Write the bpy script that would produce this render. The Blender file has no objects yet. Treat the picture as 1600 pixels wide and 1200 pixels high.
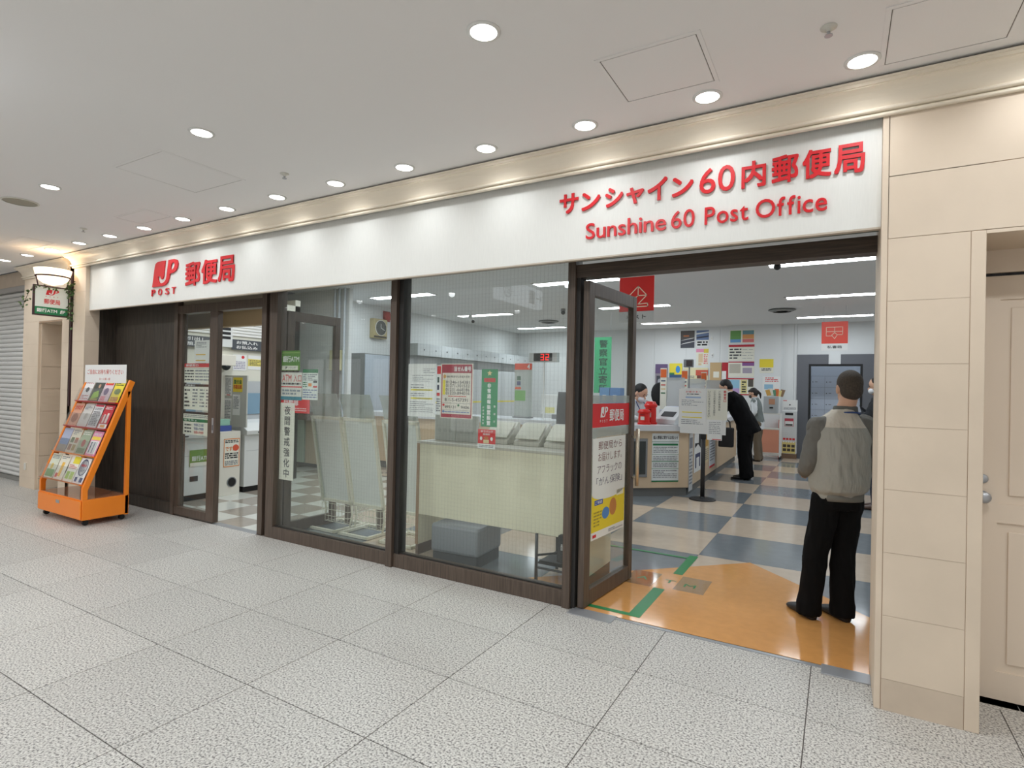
import bpy, math, random
from mathutils import Vector, Matrix, noise

# ------------------------------------------------------------------ camera, world, exposure
random.seed(7)
scene = bpy.context.scene
COL = scene.collection
YAW, PITCH, ROLL, FPX = 0.52688, 0.00759, 0.02175, 878.1
_f = Vector((-math.sin(YAW) * math.cos(PITCH), math.cos(YAW) * math.cos(PITCH), math.sin(PITCH)))
_r = Vector((math.cos(YAW), math.sin(YAW), 0.0))
_u = _r.cross(_f)
_r2 = _r * math.cos(ROLL) + _u * math.sin(ROLL)
_u2 = -_r * math.sin(ROLL) + _u * math.cos(ROLL)
cam_data = bpy.data.cameras.new('camera')
cam = bpy.data.objects.new('camera', cam_data)
COL.objects.link(cam)
cam_data.sensor_fit = 'HORIZONTAL'
cam_data.sensor_width = 36.0
cam_data.lens = FPX / 1600.0 * 36.0
cam_data.clip_start = 0.05
cam.matrix_world = Matrix(((_r2.x, _u2.x, -_f.x, 0.0), (_r2.y, _u2.y, -_f.y, 0.0), (_r2.z, _u2.z, -_f.z, 1.6), (0, 0, 0, 1)))
scene.camera = cam

world = bpy.data.worlds.new('world')
scene.world = world
world.use_nodes = True
world.node_tree.nodes['Background'].inputs[0].default_value = (0.8, 0.82, 0.85, 1)
world.node_tree.nodes['Background'].inputs[1].default_value = 0.05

vs = scene.view_settings
vs.view_transform = 'Standard'
vs.look = 'None'
vs.gamma = 1.0
vs.use_curve_mapping = False
vs.exposure = 0.0
scene.cycles.max_bounces = 8
scene.cycles.diffuse_bounces = 4
scene.cycles.glossy_bounces = 4
scene.cycles.transparent_max_bounces = 16
scene.cycles.caustics_reflective = False
scene.cycles.caustics_refractive = False
scene.cycles.sample_clamp_indirect = 6.0

# light levels
SPOT_W = 12.0         # mall downlight next to the shop front
SPOT_WIDE_W = 49.0    # mall downlights over the corridor
TUBE_E = 24.0          # shop fluorescent panels, emission strength
MALL_TINT = (0.93, 0.97, 1.0)
SHOP_TINT = (0.86, 0.94, 1.0)

# ------------------------------------------------------------------ materials
MATS = {}


def srgb(r, g, b):
    def c(v):
        v = v / 255.0
        return v / 12.92 if v <= 0.04045 else ((v + 0.055) / 1.055) ** 2.4
    return (c(r), c(g), c(b), 1.0)


def mat(name, rgb, rough=0.55, metal=0.0, emit=0.0, spec=None, bump=0.0, bscale=60.0, var=0.0, vscale=8.0, stretch=None):
    """Plain principled material; rgb in 0..255 sRGB. var mottles the colour, bump gives fine relief."""
    if name in MATS:
        return MATS[name]
    m = bpy.data.materials.new(name)
    m.use_nodes = True
    nt = m.node_tree
    b = nt.nodes['Principled BSDF']
    col = srgb(*rgb)
    b.inputs['Base Color'].default_value = col
    b.inputs['Roughness'].default_value = rough
    b.inputs['Metallic'].default_value = metal
    if spec is not None:
        b.inputs['Specular IOR Level'].default_value = spec
    if emit:
        b.inputs['Emission Color'].default_value = col
        b.inputs['Emission Strength'].default_value = emit
    if var or bump:
        geo = nt.nodes.new('ShaderNodeNewGeometry')
        mp = nt.nodes.new('ShaderNodeMapping')
        if stretch:
            mp.inputs['Scale'].default_value = stretch
        nt.links.new(geo.outputs['Position'], mp.inputs['Vector'])
    if var:
        n = nt.nodes.new('ShaderNodeTexNoise')
        n.inputs['Scale'].default_value = vscale
        n.inputs['Detail'].default_value = 4.0
        nt.links.new(mp.outputs[0], n.inputs['Vector'])
        r = nt.nodes.new('ShaderNodeValToRGB')
        lo = tuple(max(0, c * (1 - var)) for c in col[:3]) + (1,)
        hi = tuple(min(1, c * (1 + var)) for c in col[:3]) + (1,)
        r.color_ramp.elements[0].position = 0.3
        r.color_ramp.elements[1].position = 0.7
        r.color_ramp.elements[0].color = lo
        r.color_ramp.elements[1].color = hi
        nt.links.new(n.outputs['Fac'], r.inputs['Fac'])
        nt.links.new(r.outputs[0], b.inputs['Base Color'])
    if bump:
        n2 = nt.nodes.new('ShaderNodeTexNoise')
        n2.inputs['Scale'].default_value = bscale
        n2.inputs['Detail'].default_value = 3.0
        nt.links.new(mp.outputs[0], n2.inputs['Vector'])
        bp = nt.nodes.new('ShaderNodeBump')
        bp.inputs['Strength'].default_value = bump
        bp.inputs['Distance'].default_value = 0.01
        nt.links.new(n2.outputs['Fac'], bp.inputs['Height'])
        nt.links.new(bp.outputs[0], b.inputs['Normal'])
    MATS[name] = m
    return m


def granite():
    if 'granite' in MATS:
        return MATS['granite']
    m = bpy.data.materials.new('granite')
    m.use_nodes = True
    nt = m.node_tree
    b = nt.nodes['Principled BSDF']
    b.inputs['Roughness'].default_value = 0.42
    geo = nt.nodes.new('ShaderNodeNewGeometry')
    v = nt.nodes.new('ShaderNodeTexNoise')
    v.inputs['Scale'].default_value = 95.0
    v.inputs['Detail'].default_value = 3.0
    v.inputs['Roughness'].default_value = 0.62
    nt.links.new(geo.outputs['Position'], v.inputs['Vector'])
    r = nt.nodes.new('ShaderNodeValToRGB')
    e = r.color_ramp.elements
    e[0].position = 0.30
    e[0].color = srgb(70, 68, 67)
    e[1].position = 0.70
    e[1].color = srgb(224, 222, 216)
    k = r.color_ramp.elements.new(0.42)
    k.color = srgb(140, 137, 133)
    k = r.color_ramp.elements.new(0.49)
    k.color = srgb(193, 190, 184)
    nt.links.new(v.outputs['Fac'], r.inputs['Fac'])
    # slight tone difference from tile to tile, and broad wear
    oi = nt.nodes.new('ShaderNodeObjectInfo')
    n = nt.nodes.new('ShaderNodeTexNoise')
    n.inputs['Scale'].default_value = 2.2
    nt.links.new(geo.outputs['Position'], n.inputs['Vector'])
    ad = nt.nodes.new('ShaderNodeMath')
    ad.operation = 'ADD'
    nt.links.new(oi.outputs['Random'], ad.inputs[0])
    nt.links.new(n.outputs['Fac'], ad.inputs[1])
    mr = nt.nodes.new('ShaderNodeMapRange')
    mr.inputs['From Min'].default_value = 0.3
    mr.inputs['From Max'].default_value = 1.7
    mr.inputs['To Min'].default_value = 0.93
    mr.inputs['To Max'].default_value = 1.05
    nt.links.new(ad.outputs[0], mr.inputs['Value'])
    mx = nt.nodes.new('ShaderNodeVectorMath')
    mx.operation = 'SCALE'
    nt.links.new(r.outputs[0], mx.inputs[0])
    nt.links.new(mr.outputs[0], mx.inputs['Scale'])
    nt.links.new(mx.outputs[0], b.inputs['Base Color'])
    MATS['granite'] = m
    return m


def glass_mat(name='window_glass', tint=(0.955, 0.975, 0.965), wires=False, rough=0.0, ior=1.5, boost=1.0, film=0.0):
    """Thin pane: clear transmission plus Fresnel mirror reflection; optional embedded wire mesh and a pale film painting reflection haze."""
    if name in MATS:
        return MATS[name]
    m = bpy.data.materials.new(name)
    m.use_nodes = True
    nt = m.node_tree
    nt.nodes.clear()
    out = nt.nodes.new('ShaderNodeOutputMaterial')
    tr = nt.nodes.new('ShaderNodeBsdfTransparent')
    tr.inputs[0].default_value = tint + (1,)
    gl = nt.nodes.new('ShaderNodeBsdfGlossy')
    gl.inputs['Roughness'].default_value = rough
    # Schlick reflectance from the facing angle (same on both faces of the pane)
    lw = nt.nodes.new('ShaderNodeLayerWeight')
    lw.inputs['Blend'].default_value = 0.5
    pw = nt.nodes.new('ShaderNodeMath')
    pw.operation = 'POWER'
    pw.inputs[1].default_value = 5.0
    nt.links.new(lw.outputs['Facing'], pw.inputs[0])
    r0 = ((ior - 1) / (ior + 1)) ** 2 * 0.8
    mu = nt.nodes.new('ShaderNodeMath')
    mu.operation = 'MULTIPLY_ADD'
    mu.inputs[1].default_value = (1 - r0) * boost
    mu.inputs[2].default_value = r0 * boost
    mu.use_clamp = True
    nt.links.new(pw.outputs[0], mu.inputs[0])
    mix = nt.nodes.new('ShaderNodeMixShader')
    nt.links.new(mu.outputs[0], mix.inputs[0])
    nt.links.new(tr.outputs[0], mix.inputs[1])
    nt.links.new(gl.outputs[0], mix.inputs[2])
    last = mix
    if film:  # pale diffuse share: painted reflection haze on panes, milkiness on plastics
        df = nt.nodes.new('ShaderNodeBsdfDiffuse')
        df.inputs[0].default_value = srgb(205, 210, 205)
        m2 = nt.nodes.new('ShaderNodeMixShader')
        m2.inputs[0].default_value = film
        nt.links.new(last.outputs[0], m2.inputs[1])
        nt.links.new(df.outputs[0], m2.inputs[2])
        last = m2
    if wires:
        geo = nt.nodes.new('ShaderNodeNewGeometry')
        sx = nt.nodes.new('ShaderNodeSeparateXYZ')
        nt.links.new(geo.outputs['Position'], sx.inputs[0])
        masks = []
        for ax, width in ((0, 0.045), (2, 0.02)):
            a = nt.nodes.new('ShaderNodeMath')
            a.operation = 'MULTIPLY'
            a.inputs[1].default_value = 30.0
            nt.links.new(sx.outputs[ax], a.inputs[0])
            fc = nt.nodes.new('ShaderNodeMath')
            fc.operation = 'FRACT'
            nt.links.new(a.outputs[0], fc.inputs[0])
            ls = nt.nodes.new('ShaderNodeMath')
            ls.operation = 'LESS_THAN'
            ls.inputs[1].default_value = width
            nt.links.new(fc.outputs[0], ls.inputs[0])
            masks.append(ls)
        mxm = nt.nodes.new('ShaderNodeMath')
        mxm.operation = 'MAXIMUM'
        nt.links.new(masks[0].outputs[0], mxm.inputs[0])
        nt.links.new(masks[1].outputs[0], mxm.inputs[1])
        sc = nt.nodes.new('ShaderNodeMath')
        sc.operation = 'MULTIPLY'
        sc.inputs[1].default_value = 0.16
        nt.links.new(mxm.outputs[0], sc.inputs[0])
        wd = nt.nodes.new('ShaderNodeBsdfDiffuse')
        wd.inputs[0].default_value = srgb(95, 95, 90)
        m3 = nt.nodes.new('ShaderNodeMixShader')
        nt.links.new(sc.outputs[0], m3.inputs[0])
        nt.links.new(last.outputs[0], m3.inputs[1])
        nt.links.new(wd.outputs[0], m3.inputs[2])
        last = m3
    nt.links.new(last.outputs[0], out.inputs[0])
    MATS[name] = m
    return m


def wood_mat(name, dark, light, scale=(14.0, 14.0, 0.7), rough=0.45, ns=6.0):
    if name in MATS:
        return MATS[name]
    m = bpy.data.materials.new(name)
    m.use_nodes = True
    nt = m.node_tree
    b = nt.nodes['Principled BSDF']
    b.inputs['Roughness'].default_value = rough
    geo = nt.nodes.new('ShaderNodeNewGeometry')
    mp = nt.nodes.new('ShaderNodeMapping')
    mp.inputs['Scale'].default_value = scale
    nt.links.new(geo.outputs['Position'], mp.inputs['Vector'])
    n = nt.nodes.new('ShaderNodeTexNoise')
    n.inputs['Scale'].default_value = ns
    n.inputs['Detail'].default_value = 5.0
    nt.links.new(mp.outputs[0], n.inputs['Vector'])
    r = nt.nodes.new('ShaderNodeValToRGB')
    r.color_ramp.elements[0].position = 0.32
    r.color_ramp.elements[1].position = 0.68
    r.color_ramp.elements[0].color = srgb(*dark)
    r.color_ramp.elements[1].color = srgb(*light)
    nt.links.new(n.outputs['Fac'], r.inputs['Fac'])
    nt.links.new(r.outputs[0], b.inputs['Base Color'])
    MATS[name] = m
    return m


STONE = mat('limestone', (219, 202, 181), 0.6, var=0.045, vscale=3.0, bump=0.03, bscale=120)
STONE_D = mat('limestone_base', (205, 188, 168), 0.6, var=0.07, vscale=5.0)
JOINT = mat('stone_joint', (176, 150, 126), 0.8)
CEIL = mat('ceiling_plaster', (241, 239, 238), 0.9, bump=0.02, bscale=200)
CORN = mat('cornice_paint', (244, 233, 214), 0.3)
FASC = mat('fascia_laminate', (226, 226, 221), 0.5, var=0.02, vscale=10.0, stretch=(14, 14, 1.2))
BROWN = wood_mat('brown_frame', (74, 62, 53), (97, 83, 72), rough=0.4)
DARKW = wood_mat('dark_wood_panel', (46, 40, 35), (74, 66, 57), rough=0.5)
RED = mat('sign_red', (214, 34, 42), 0.4)
WHITE = mat('white_paint', (235, 235, 232), 0.5)
OFFW = mat('off_white', (222, 220, 210), 0.5)
BLACK = mat('black_plastic', (22, 22, 24), 0.5)
STEEL = mat('brushed_steel', (176, 178, 182), 0.35, metal=0.6)
GREY = mat('grey_plastic', (128, 130, 132), 0.5)
ORANGE = mat('orange_steel', (248, 138, 34), 0.35)
GLASS = glass_mat('window_glass', film=0.025, wires=True)
GLASS2 = glass_mat('door_glass', film=0.02)
ACRYL = glass_mat('clear_acrylic', tint=(0.96, 0.965, 0.97), film=0.05)
PAPER = mat('paper_white', (236, 236, 234), 0.7)
PAPERW = mat('paper_warm', (233, 231, 217), 0.7)
INK = mat('ink_black', (38, 38, 40), 0.7)
INKG = mat('ink_grey', (128, 130, 138), 0.7)

# ------------------------------------------------------------------ mesh helpers


class MB:
    def __init__(self):
        self.v, self.f = [], []

    def add(self, vs_, fs_):
        k = len(self.v)
        self.v += [tuple(p) for p in vs_]
        self.f += [tuple(i + k for i in q) for q in fs_]
        return self

    def box(self, x0, y0, z0, x1, y1, z1):
        x0, x1 = min(x0, x1), max(x0, x1)
        y0, y1 = min(y0, y1), max(y0, y1)
        z0, z1 = min(z0, z1), max(z0, z1)
        return self.add([(x0, y0, z0), (x1, y0, z0), (x1, y1, z0), (x0, y1, z0), (x0, y0, z1), (x1, y0, z1), (x1, y1, z1), (x0, y1, z1)],
                        [(0, 3, 2, 1), (4, 5, 6, 7), (0, 1, 5, 4), (1, 2, 6, 5), (2, 3, 7, 6), (3, 0, 4, 7)])

    def fbox(self, o, r, u, n, w, h, d):
        """Box on a frame: corner o, along r by w, u by h, n by d."""
        o, r, u, n = Vector(o), Vector(r), Vector(u), Vector(n)
        p = [o, o + r * w, o + r * w + u * h, o + u * h]
        q = [a + n * d for a in p]
        return self.add(p + q, [(0, 3, 2, 1), (4, 5, 6, 7), (0, 1, 5, 4), (1, 2, 6, 5), (2, 3, 7, 6), (3, 0, 4, 7)])

    def prism(self, poly, axis, a, b):
        """Polygon extruded along axis ('x','y','z'); poly in the other two coordinates, in x,y,z order."""
        n = len(poly)

        def put(p, t):
            return {'x': (t, p[0], p[1]), 'y': (p[0], t, p[1]), 'z': (p[0], p[1], t)}[axis]
        vs_ = [put(p, a) for p in poly] + [put(p, b) for p in poly]
        fs_ = [tuple(range(n))[::-1], tuple(range(n, 2 * n))] + [(i, (i + 1) % n, n + (i + 1) % n, n + i) for i in range(n)]
        return self.add(vs_, fs_)

    def cyl(self, p0, p1, r0, r1=None, n=16, caps=True):
        r1 = r0 if r1 is None else r1
        p0, p1 = Vector(p0), Vector(p1)
        d = (p1 - p0).normalized()
        a = d.orthogonal().normalized()
        b = d.cross(a)
        vs_ = []
        for p, r in ((p0, r0), (p1, r1)):
            vs_ += [p + (a * math.cos(2 * math.pi * i / n) + b * math.sin(2 * math.pi * i / n)) * r for i in range(n)]
        fs_ = [(i, (i + 1) % n, n + (i + 1) % n, n + i) for i in range(n)]
        if caps:
            fs_ += [tuple(range(n))[::-1], tuple(range(n, 2 * n))]
        return self.add(vs_, fs_)

    def tube(self, pts, r, n=8):
        pts = [Vector(p) for p in pts]
        rings = []
        a = None
        for i, p in enumerate(pts):
            d = (pts[min(i + 1, len(pts) - 1)] - pts[max(i - 1, 0)]).normalized()
            if a is None:
                a = d.orthogonal().normalized()
            else:
                a = (a - d * a.dot(d)).normalized()
            b = d.cross(a)
            rr = r[i] if isinstance(r, (list, tuple)) else r
            rings.append([p + (a * math.cos(2 * math.pi * k / n) + b * math.sin(2 * math.pi * k / n)) * rr for k in range(n)])
        return self.rings(rings)

    def rings(self, rings, caps=True):
        n = len(rings[0])
        vs_ = [p for q in rings for p in q]
        fs_ = []
        for j in range(len(rings) - 1):
            for k in range(n):
                fs_.append((j * n + k, j * n + (k + 1) % n, (j + 1) * n + (k + 1) % n, (j + 1) * n + k))
        if caps:
            fs_ += [tuple(range(n))[::-1], tuple(range((len(rings) - 1) * n, len(rings) * n))]
        return self.add(vs_, fs_)

    def lathe(self, prof, c=(0, 0, 0), n=20, caps=True):
        rings = [[(c[0] + r * math.cos(2 * math.pi * k / n), c[1] + r * math.sin(2 * math.pi * k / n), c[2] + z) for k in range(n)] for r, z in prof]
        return self.rings(rings, caps)

    def ball(self, c, r, nu=14, nv=9, m=None):
        if not isinstance(r, (tuple, list)):
            r = (r, r, r)
        rings = []
        for j in range(nv):
            t = math.pi * (j + 0.5) / nv
            ring = []
            for k in range(nu):
                q = Vector((r[0] * math.sin(t) * math.cos(2 * math.pi * k / nu), r[1] * math.sin(t) * math.sin(2 * math.pi * k / nu), -r[2] * math.cos(t)))
                if m is not None:
                    q = m @ q
                ring.append(q + Vector(c))
            rings.append(ring)
        return self.rings(rings)

    def build(self, name, material, parent=None, smooth=False, loc=None, bevel=0.0, kind=None, rot=None):
        me = bpy.data.meshes.new(name)
        me.from_pydata([tuple(p) for p in self.v], [], self.f)
        me.materials.append(material)
        if smooth:
            me.polygons.foreach_set('use_smooth', [True] * len(me.polygons))
        me.update()
        o = bpy.data.objects.new(name, me)
        COL.objects.link(o)
        if parent is not None:
            o.parent = parent
        if loc is not None:
            o.location = loc
        if rot is not None:
            o.rotation_euler = rot
        if bevel:
            b = o.modifiers.new('bevel', 'BEVEL')
            b.width = bevel
            b.segments = 2
            b.limit_method = 'ANGLE'
        if kind:
            o['kind'] = kind
        return o


def box(name, m, parent, x0, y0, z0, x1, y1, z1, bevel=0.0, kind=None):
    return MB().box(x0, y0, z0, x1, y1, z1).build(name, m, parent, bevel=bevel, kind=kind)


def thing(name, label, cat, loc=(0, 0, 0), rz=0.0, group=None):
    o = bpy.data.objects.new(name, None)
    o.empty_display_size = 0.1
    COL.objects.link(o)
    o.location = loc
    o.rotation_euler = (0, 0, rz)
    o['label'] = label
    o['category'] = cat
    if group:
        o['group'] = group
    return o


def tag(o, label, cat, group=None):
    o['label'] = label
    o['category'] = cat
    if group:
        o['group'] = group
    return o


def structure(name):
    o = bpy.data.objects.new(name, None)
    o.empty_display_size = 0.1
    COL.objects.link(o)
    o['kind'] = 'structure'
    return o


# frame = (origin, right, up): a flat face; normal = right x up, towards the viewer
def fr(o, r, u=(0, 0, 1)):
    return (Vector(o), Vector(r).normalized(), Vector(u).normalized())


def on(frame, x, y, z=0.0):
    o, r, u = frame
    return o + r * x + u * y + r.cross(u) * z


_glyphs = {}


def glyph_mesh(s, bold, depth, res=3):
    """Outline of a string as verts/faces with unit size; width and height from its own bounds."""
    key = (s, bold, depth, res)
    if key in _glyphs:
        return _glyphs[key]
    cu = bpy.data.curves.new('glyph', 'FONT')
    cu.body = s
    cu.size = 1.0
    cu.offset = bold
    cu.extrude = depth
    cu.resolution_u = res
    cu.fill_mode = 'BOTH' if depth else 'FRONT'
    ob = bpy.data.objects.new('glyph', cu)
    COL.objects.link(ob)
    dg = bpy.context.evaluated_depsgraph_get()
    dg.update()
    me = bpy.data.meshes.new_from_object(ob.evaluated_get(dg))
    vs_ = [tuple(v.co) for v in me.vertices]
    fs_ = [tuple(p.vertices) for p in me.polygons]
    bpy.data.objects.remove(ob)
    bpy.data.curves.remove(cu)
    bpy.data.meshes.remove(me)
    _glyphs[key] = (vs_, fs_)
    return _glyphs[key]


def text_mb(mb, frame, s, x0, y0, x1, y1, z=0.0, bold=0.0, depth=0.0, keep=False, res=3):
    """Put string s into the box x0..x1, y0..y1 of the frame (keep: keep aspect, centred)."""
    cjk = any(ord(c) > 0x2e80 for c in s)
    vs_, fs_ = glyph_mesh(s, 0.0 if cjk else bold, 1.0 if depth else 0.0, res)
    if not vs_:
        return mb
    # heavier CJK strokes: the same outline laid down a few times, shifted by the stroke gain
    sh = [(0, 0)]
    if cjk and bold >= 0.008:
        q = bold * 0.8
        sh = [(-q, -q), (q, -q), (q, q), (-q, q)]
    else:
        q = 0.0
    ax, bx = min(v[0] for v in vs_) - q, max(v[0] for v in vs_) + q
    ay, by = min(v[1] for v in vs_) - q, max(v[1] for v in vs_) + q
    sx, sy = (x1 - x0) / max(bx - ax, 1e-6), (y1 - y0) / max(by - ay, 1e-6)
    if keep:
        k = min(sx, sy)
        cx, cy = (x0 + x1) / 2, (y0 + y1) / 2
        x0, y0 = cx - k * (bx - ax) / 2, cy - k * (by - ay) / 2
        sx = sy = k
    for i, (dx, dy) in enumerate(sh):
        mb.add([on(frame, x0 + (v[0] + dx - ax) * sx, y0 + (v[1] + dy - ay) * sy, z + i * 0.00004 + (v[2] + 1.0) * 0.5 * depth) for v in vs_], fs_)
    return mb


def rect_mb(mb, frame, x0, y0, x1, y1, z):
    p = [on(frame, x0, y0, z), on(frame, x1, y0, z), on(frame, x1, y1, z), on(frame, x0, y1, z)]
    return mb.add(p, [(0, 1, 2, 3)])


def poly_mb(mb, frame, pts, z):
    return mb.add([on(frame, x, y, z) for x, y in pts], [tuple(range(len(pts)))])


def curve_shape(name, loops, frame, m, parent, depth, w, h, x=0.0, y=0.0, z=0.0):
    """Flat shape with holes (loops in unit box) raised by depth, as one mesh."""
    cu = bpy.data.curves.new('shape', 'CURVE')
    cu.dimensions = '2D'
    cu.fill_mode = 'BOTH'
    cu.extrude = 0.5
    for lp in loops:
        sp = cu.splines.new('POLY')
        sp.points.add(len(lp) - 1)
        for p, q in zip(sp.points, lp):
            p.co = (q[0], q[1], 0, 1)
        sp.use_cyclic_u = True
    ob = bpy.data.objects.new('shape', cu)
    COL.objects.link(ob)
    dg = bpy.context.evaluated_depsgraph_get()
    dg.update()
    me = bpy.data.meshes.new_from_object(ob.evaluated_get(dg))
    mb = MB()
    mb.add([on(frame, x + v.co[0] * w, y + v.co[1] * h, z + (v.co[2] + 0.5) * depth) for v in me.vertices], [tuple(p.vertices) for p in me.polygons])
    bpy.data.objects.remove(ob)
    bpy.data.curves.remove(cu)
    bpy.data.meshes.remove(me)
    return mb.build(name, m, parent)


def smooth_loop(pts, n=3):
    for _ in range(n):
        out = []
        for i, p in enumerate(pts):
            q = pts[(i + 1) % len(pts)]
            out += [(p[0] * .75 + q[0] * .25, p[1] * .75 + q[1] * .25), (p[0] * .25 + q[0] * .75, p[1] * .25 + q[1] * .75)]
        pts = out
    return pts


LOGO_OUT = [(0, 0), (.09, .80), (.12, .92), (.21, .985), (.50, .99), (.455, .38), (.425, .285), (.38, .27), (.345, .32), (.335, .40), (.225, .40), (.235, .27),
            (.29, .15), (.38, .11), (.47, .14), (.535, .23), (.565, .36), (.63, .99), (.86, .99), (.96, .94), (1, .83), (.985, .66), (.92, .53), (.82, .465), (.70, .45),
            (.675, .30), (.62, .13), (.53, .03), (.40, 0)]
LOGO_HOLE = [(.745, .86), (.85, .86), (.875, .80), (.86, .68), (.80, .595), (.71, .585)]


def logo(name, frame, m, parent, x, y, w, h, depth, z=0.0):
    return curve_shape(name, [LOGO_OUT, smooth_loop(LOGO_HOLE, 2)], frame, m, parent, depth, w, h, x, y, z)


def sheet(name, label, cat, frame, w, h, items=(), paper=None, group=None, thick=0.0015, loc=None, rand=3, frame_part=None):
    """A flat printed thing standing at its frame (lower-left corner): sheet plus printed parts.
    items: (kind, x0, y0, x1, y1, colour, extra) in 0..1 of the sheet."""
    o, r, u = frame
    t = thing(name, label, cat, tuple(o), group=group)
    f2 = (Vector((0, 0, 0)), r, u)
    MB().fbox((0, 0, 0), r, u, r.cross(u), w, h, -thick).build('sheet', paper or PAPER, t)
    layers = {}
    rng = random.Random(len(label) * 7 + rand)
    for it in items:
        kind, x0, y0, x1, y1, m = it[:6]
        X0, Y0, X1, Y1 = x0 * w, y0 * h, x1 * w, y1 * h
        if kind == 'rect':
            key = ('printed_block', m, 0.0006)
            rect_mb(layers.setdefault(key, MB()), f2, X0, Y0, X1, Y1, 0.0006)
        elif kind == 'rect2':
            key = ('printed_block', m, 0.0012)
            rect_mb(layers.setdefault(key, MB()), f2, X0, Y0, X1, Y1, 0.0012)
        elif kind == 'disc':
            key = ('printed_block', m, 0.0012)
            cx, cy = (X0 + X1) / 2, (Y0 + Y1) / 2
            poly_mb(layers.setdefault(key, MB()), f2, [(cx + (X1 - X0) / 2 * math.cos(k * math.pi / 12), cy + (Y1 - Y0) / 2 * math.sin(k * math.pi / 12)) for k in range(24)], 0.0012)
        elif kind == 'poly':
            key = ('printed_block', m, 0.0012)
            poly_mb(layers.setdefault(key, MB()), f2, [(a * w, b * h) for a, b in it[6]], 0.0012)
        elif kind == 'text':
            key = ('lettering', m, 0.0018)
            bold = it[7] if len(it) > 7 else 0.01
            text_mb(layers.setdefault(key, MB()), f2, it[6], X0, Y0, X1, Y1, 0.0018, bold=bold)
        elif kind == 'vtext':
            key = ('lettering', m, 0.0018)
            s = it[6]
            ch = (Y1 - Y0) / len(s)
            bold = it[7] if len(it) > 7 else 0.015
            for i, c in enumerate(s):
                text_mb(layers.setdefault(key, MB()), f2, c, X0, Y1 - (i + .92) * ch, X1, Y1 - (i + .08) * ch, 0.0018, bold=bold, keep=True)
        elif kind == 'lines':
            key = ('text_lines', m, 0.0018)
            n = it[6]
            fill = it[7] if len(it) > 7 else 0.45
            lh = (Y1 - Y0) / n
            mb = layers.setdefault(key, MB())
            for i in range(n):
                yb = Y1 - (i + 1) * lh
                xx = X0
                end = X1 if rng.random() < .7 else X0 + (X1 - X0) * rng.uniform(.4, .95)
                while xx < end:
                    ww = rng.uniform(.4, 2.2) * lh
                    rect_mb(mb, f2, xx, yb + lh * .25, min(xx + ww, X1), yb + lh * (.25 + fill), 0.0018)
                    xx += ww + lh * rng.uniform(.15, .5)
    for (nm, m, z), mb in layers.items():
        if mb.v:
            mb.build(nm, m, t, kind='stuff' if nm == 'text_lines' else None)
    return t


def copy_tree(root, loc, rz=None, label=None):
    c = root.copy()
    COL.objects.link(c)
    c.location = loc
    if rz is not None:
        c.rotation_euler = (0, 0, rz)
    if label:
        c['label'] = label
    for ch in root.children:
        if ch.type == 'LIGHT':
            continue
        d = ch.copy()
        COL.objects.link(d)
        d.parent = c
        for g in ch.children:
            e = g.copy()
            COL.objects.link(e)
            e.parent = d
    return c

# ================================================================== THE SETTING
CEIL_Z = 3.23          # corridor ceiling
SHOP_Z = 3.40          # shop ceiling
WALL_Y = 3.46          # stone wall plane
GLASS_Y = 3.79         # front of the brown frames

# ---- corridor floor: granite slabs on a dark bed
floor = structure('floor')
box('grout_bed', mat('grout', (96, 90, 86), 0.8), floor, -13.0, -0.63, -0.10, 3.32, 3.80, -0.004)
box('floor_slab', granite(), floor, -16.0, -5.2, -0.10, 5.0, -0.63, 0.0)
box('floor_slab', granite(), floor, 3.32, -0.63, -0.10, 5.0, 3.9, 0.0)
box('floor_slab', granite(), floor, -16.0, -0.63, -0.10, -13.0, 4.0, 0.0)
ys = [3.795, 3.155, 2.526, 1.897, 1.268, 0.639, 0.01, -0.625]
tile_meshes = {}
for j in range(len(ys) - 1):
    for k in range(-11, 8):
        x0, w, d = -3.549 + 0.858 * k, 0.858, ys[j] - ys[j + 1]
        key = round(d, 3)
        if key not in tile_meshes:
            t = MB().box(0.0025, 0.0025, -0.03, w - 0.0025, d - 0.0025, 0.0).build('floor_tile', granite(), floor, bevel=0.0012)
            tile_meshes[key] = t
            t.location = (x0, ys[j + 1], 0)
        else:
            t = tile_meshes[key].copy()
            COL.objects.link(t)
            t.location = (x0, ys[j + 1], 0)
box('floor_slab', granite(), floor, 0.60, 3.795, -0.05, 3.32, 3.95, 0.0)
box('floor_slab', granite(), floor, -13.0, 3.795, -0.05, -8.37, 5.2, 0.0)

# ---- shop floor: one metre checker tiles, small checker in the cash machine corner, orange entrance inlay
sfloor = structure('floor')
box('screed', mat('grout_shop', (120, 112, 104), 0.7), sfloor, -9.4, 3.80, -0.10, 2.6, 16.6, -0.003)
TAN = mat('vinyl_tan', (206, 188, 168), 0.13, var=0.04, vscale=9.0)
BLUEG = mat('vinyl_blue_grey', (128, 134, 138), 0.13, var=0.05, vscale=9.0)
LTILE = mat('vinyl_pale', (212, 212, 203), 0.15, var=0.03)
DTILE = mat('vinyl_taupe', (160, 150, 138), 0.15, var=0.04)
vt = {}


def vinyl(x0, y0, x1, y1, m):
    key = (round(x1 - x0, 3), round(y1 - y0, 3), m.name)
    if key not in vt:
        o = MB().box(0.0012, 0.0012, -0.02, x1 - x0 - 0.0012, y1 - y0 - 0.0012, 0.0).build('vinyl_tile', m, sfloor)
        vt[key] = o
    else:
        o = vt[key].copy()
        COL.objects.link(o)
    o.location = (x0, y0, 0)


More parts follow.
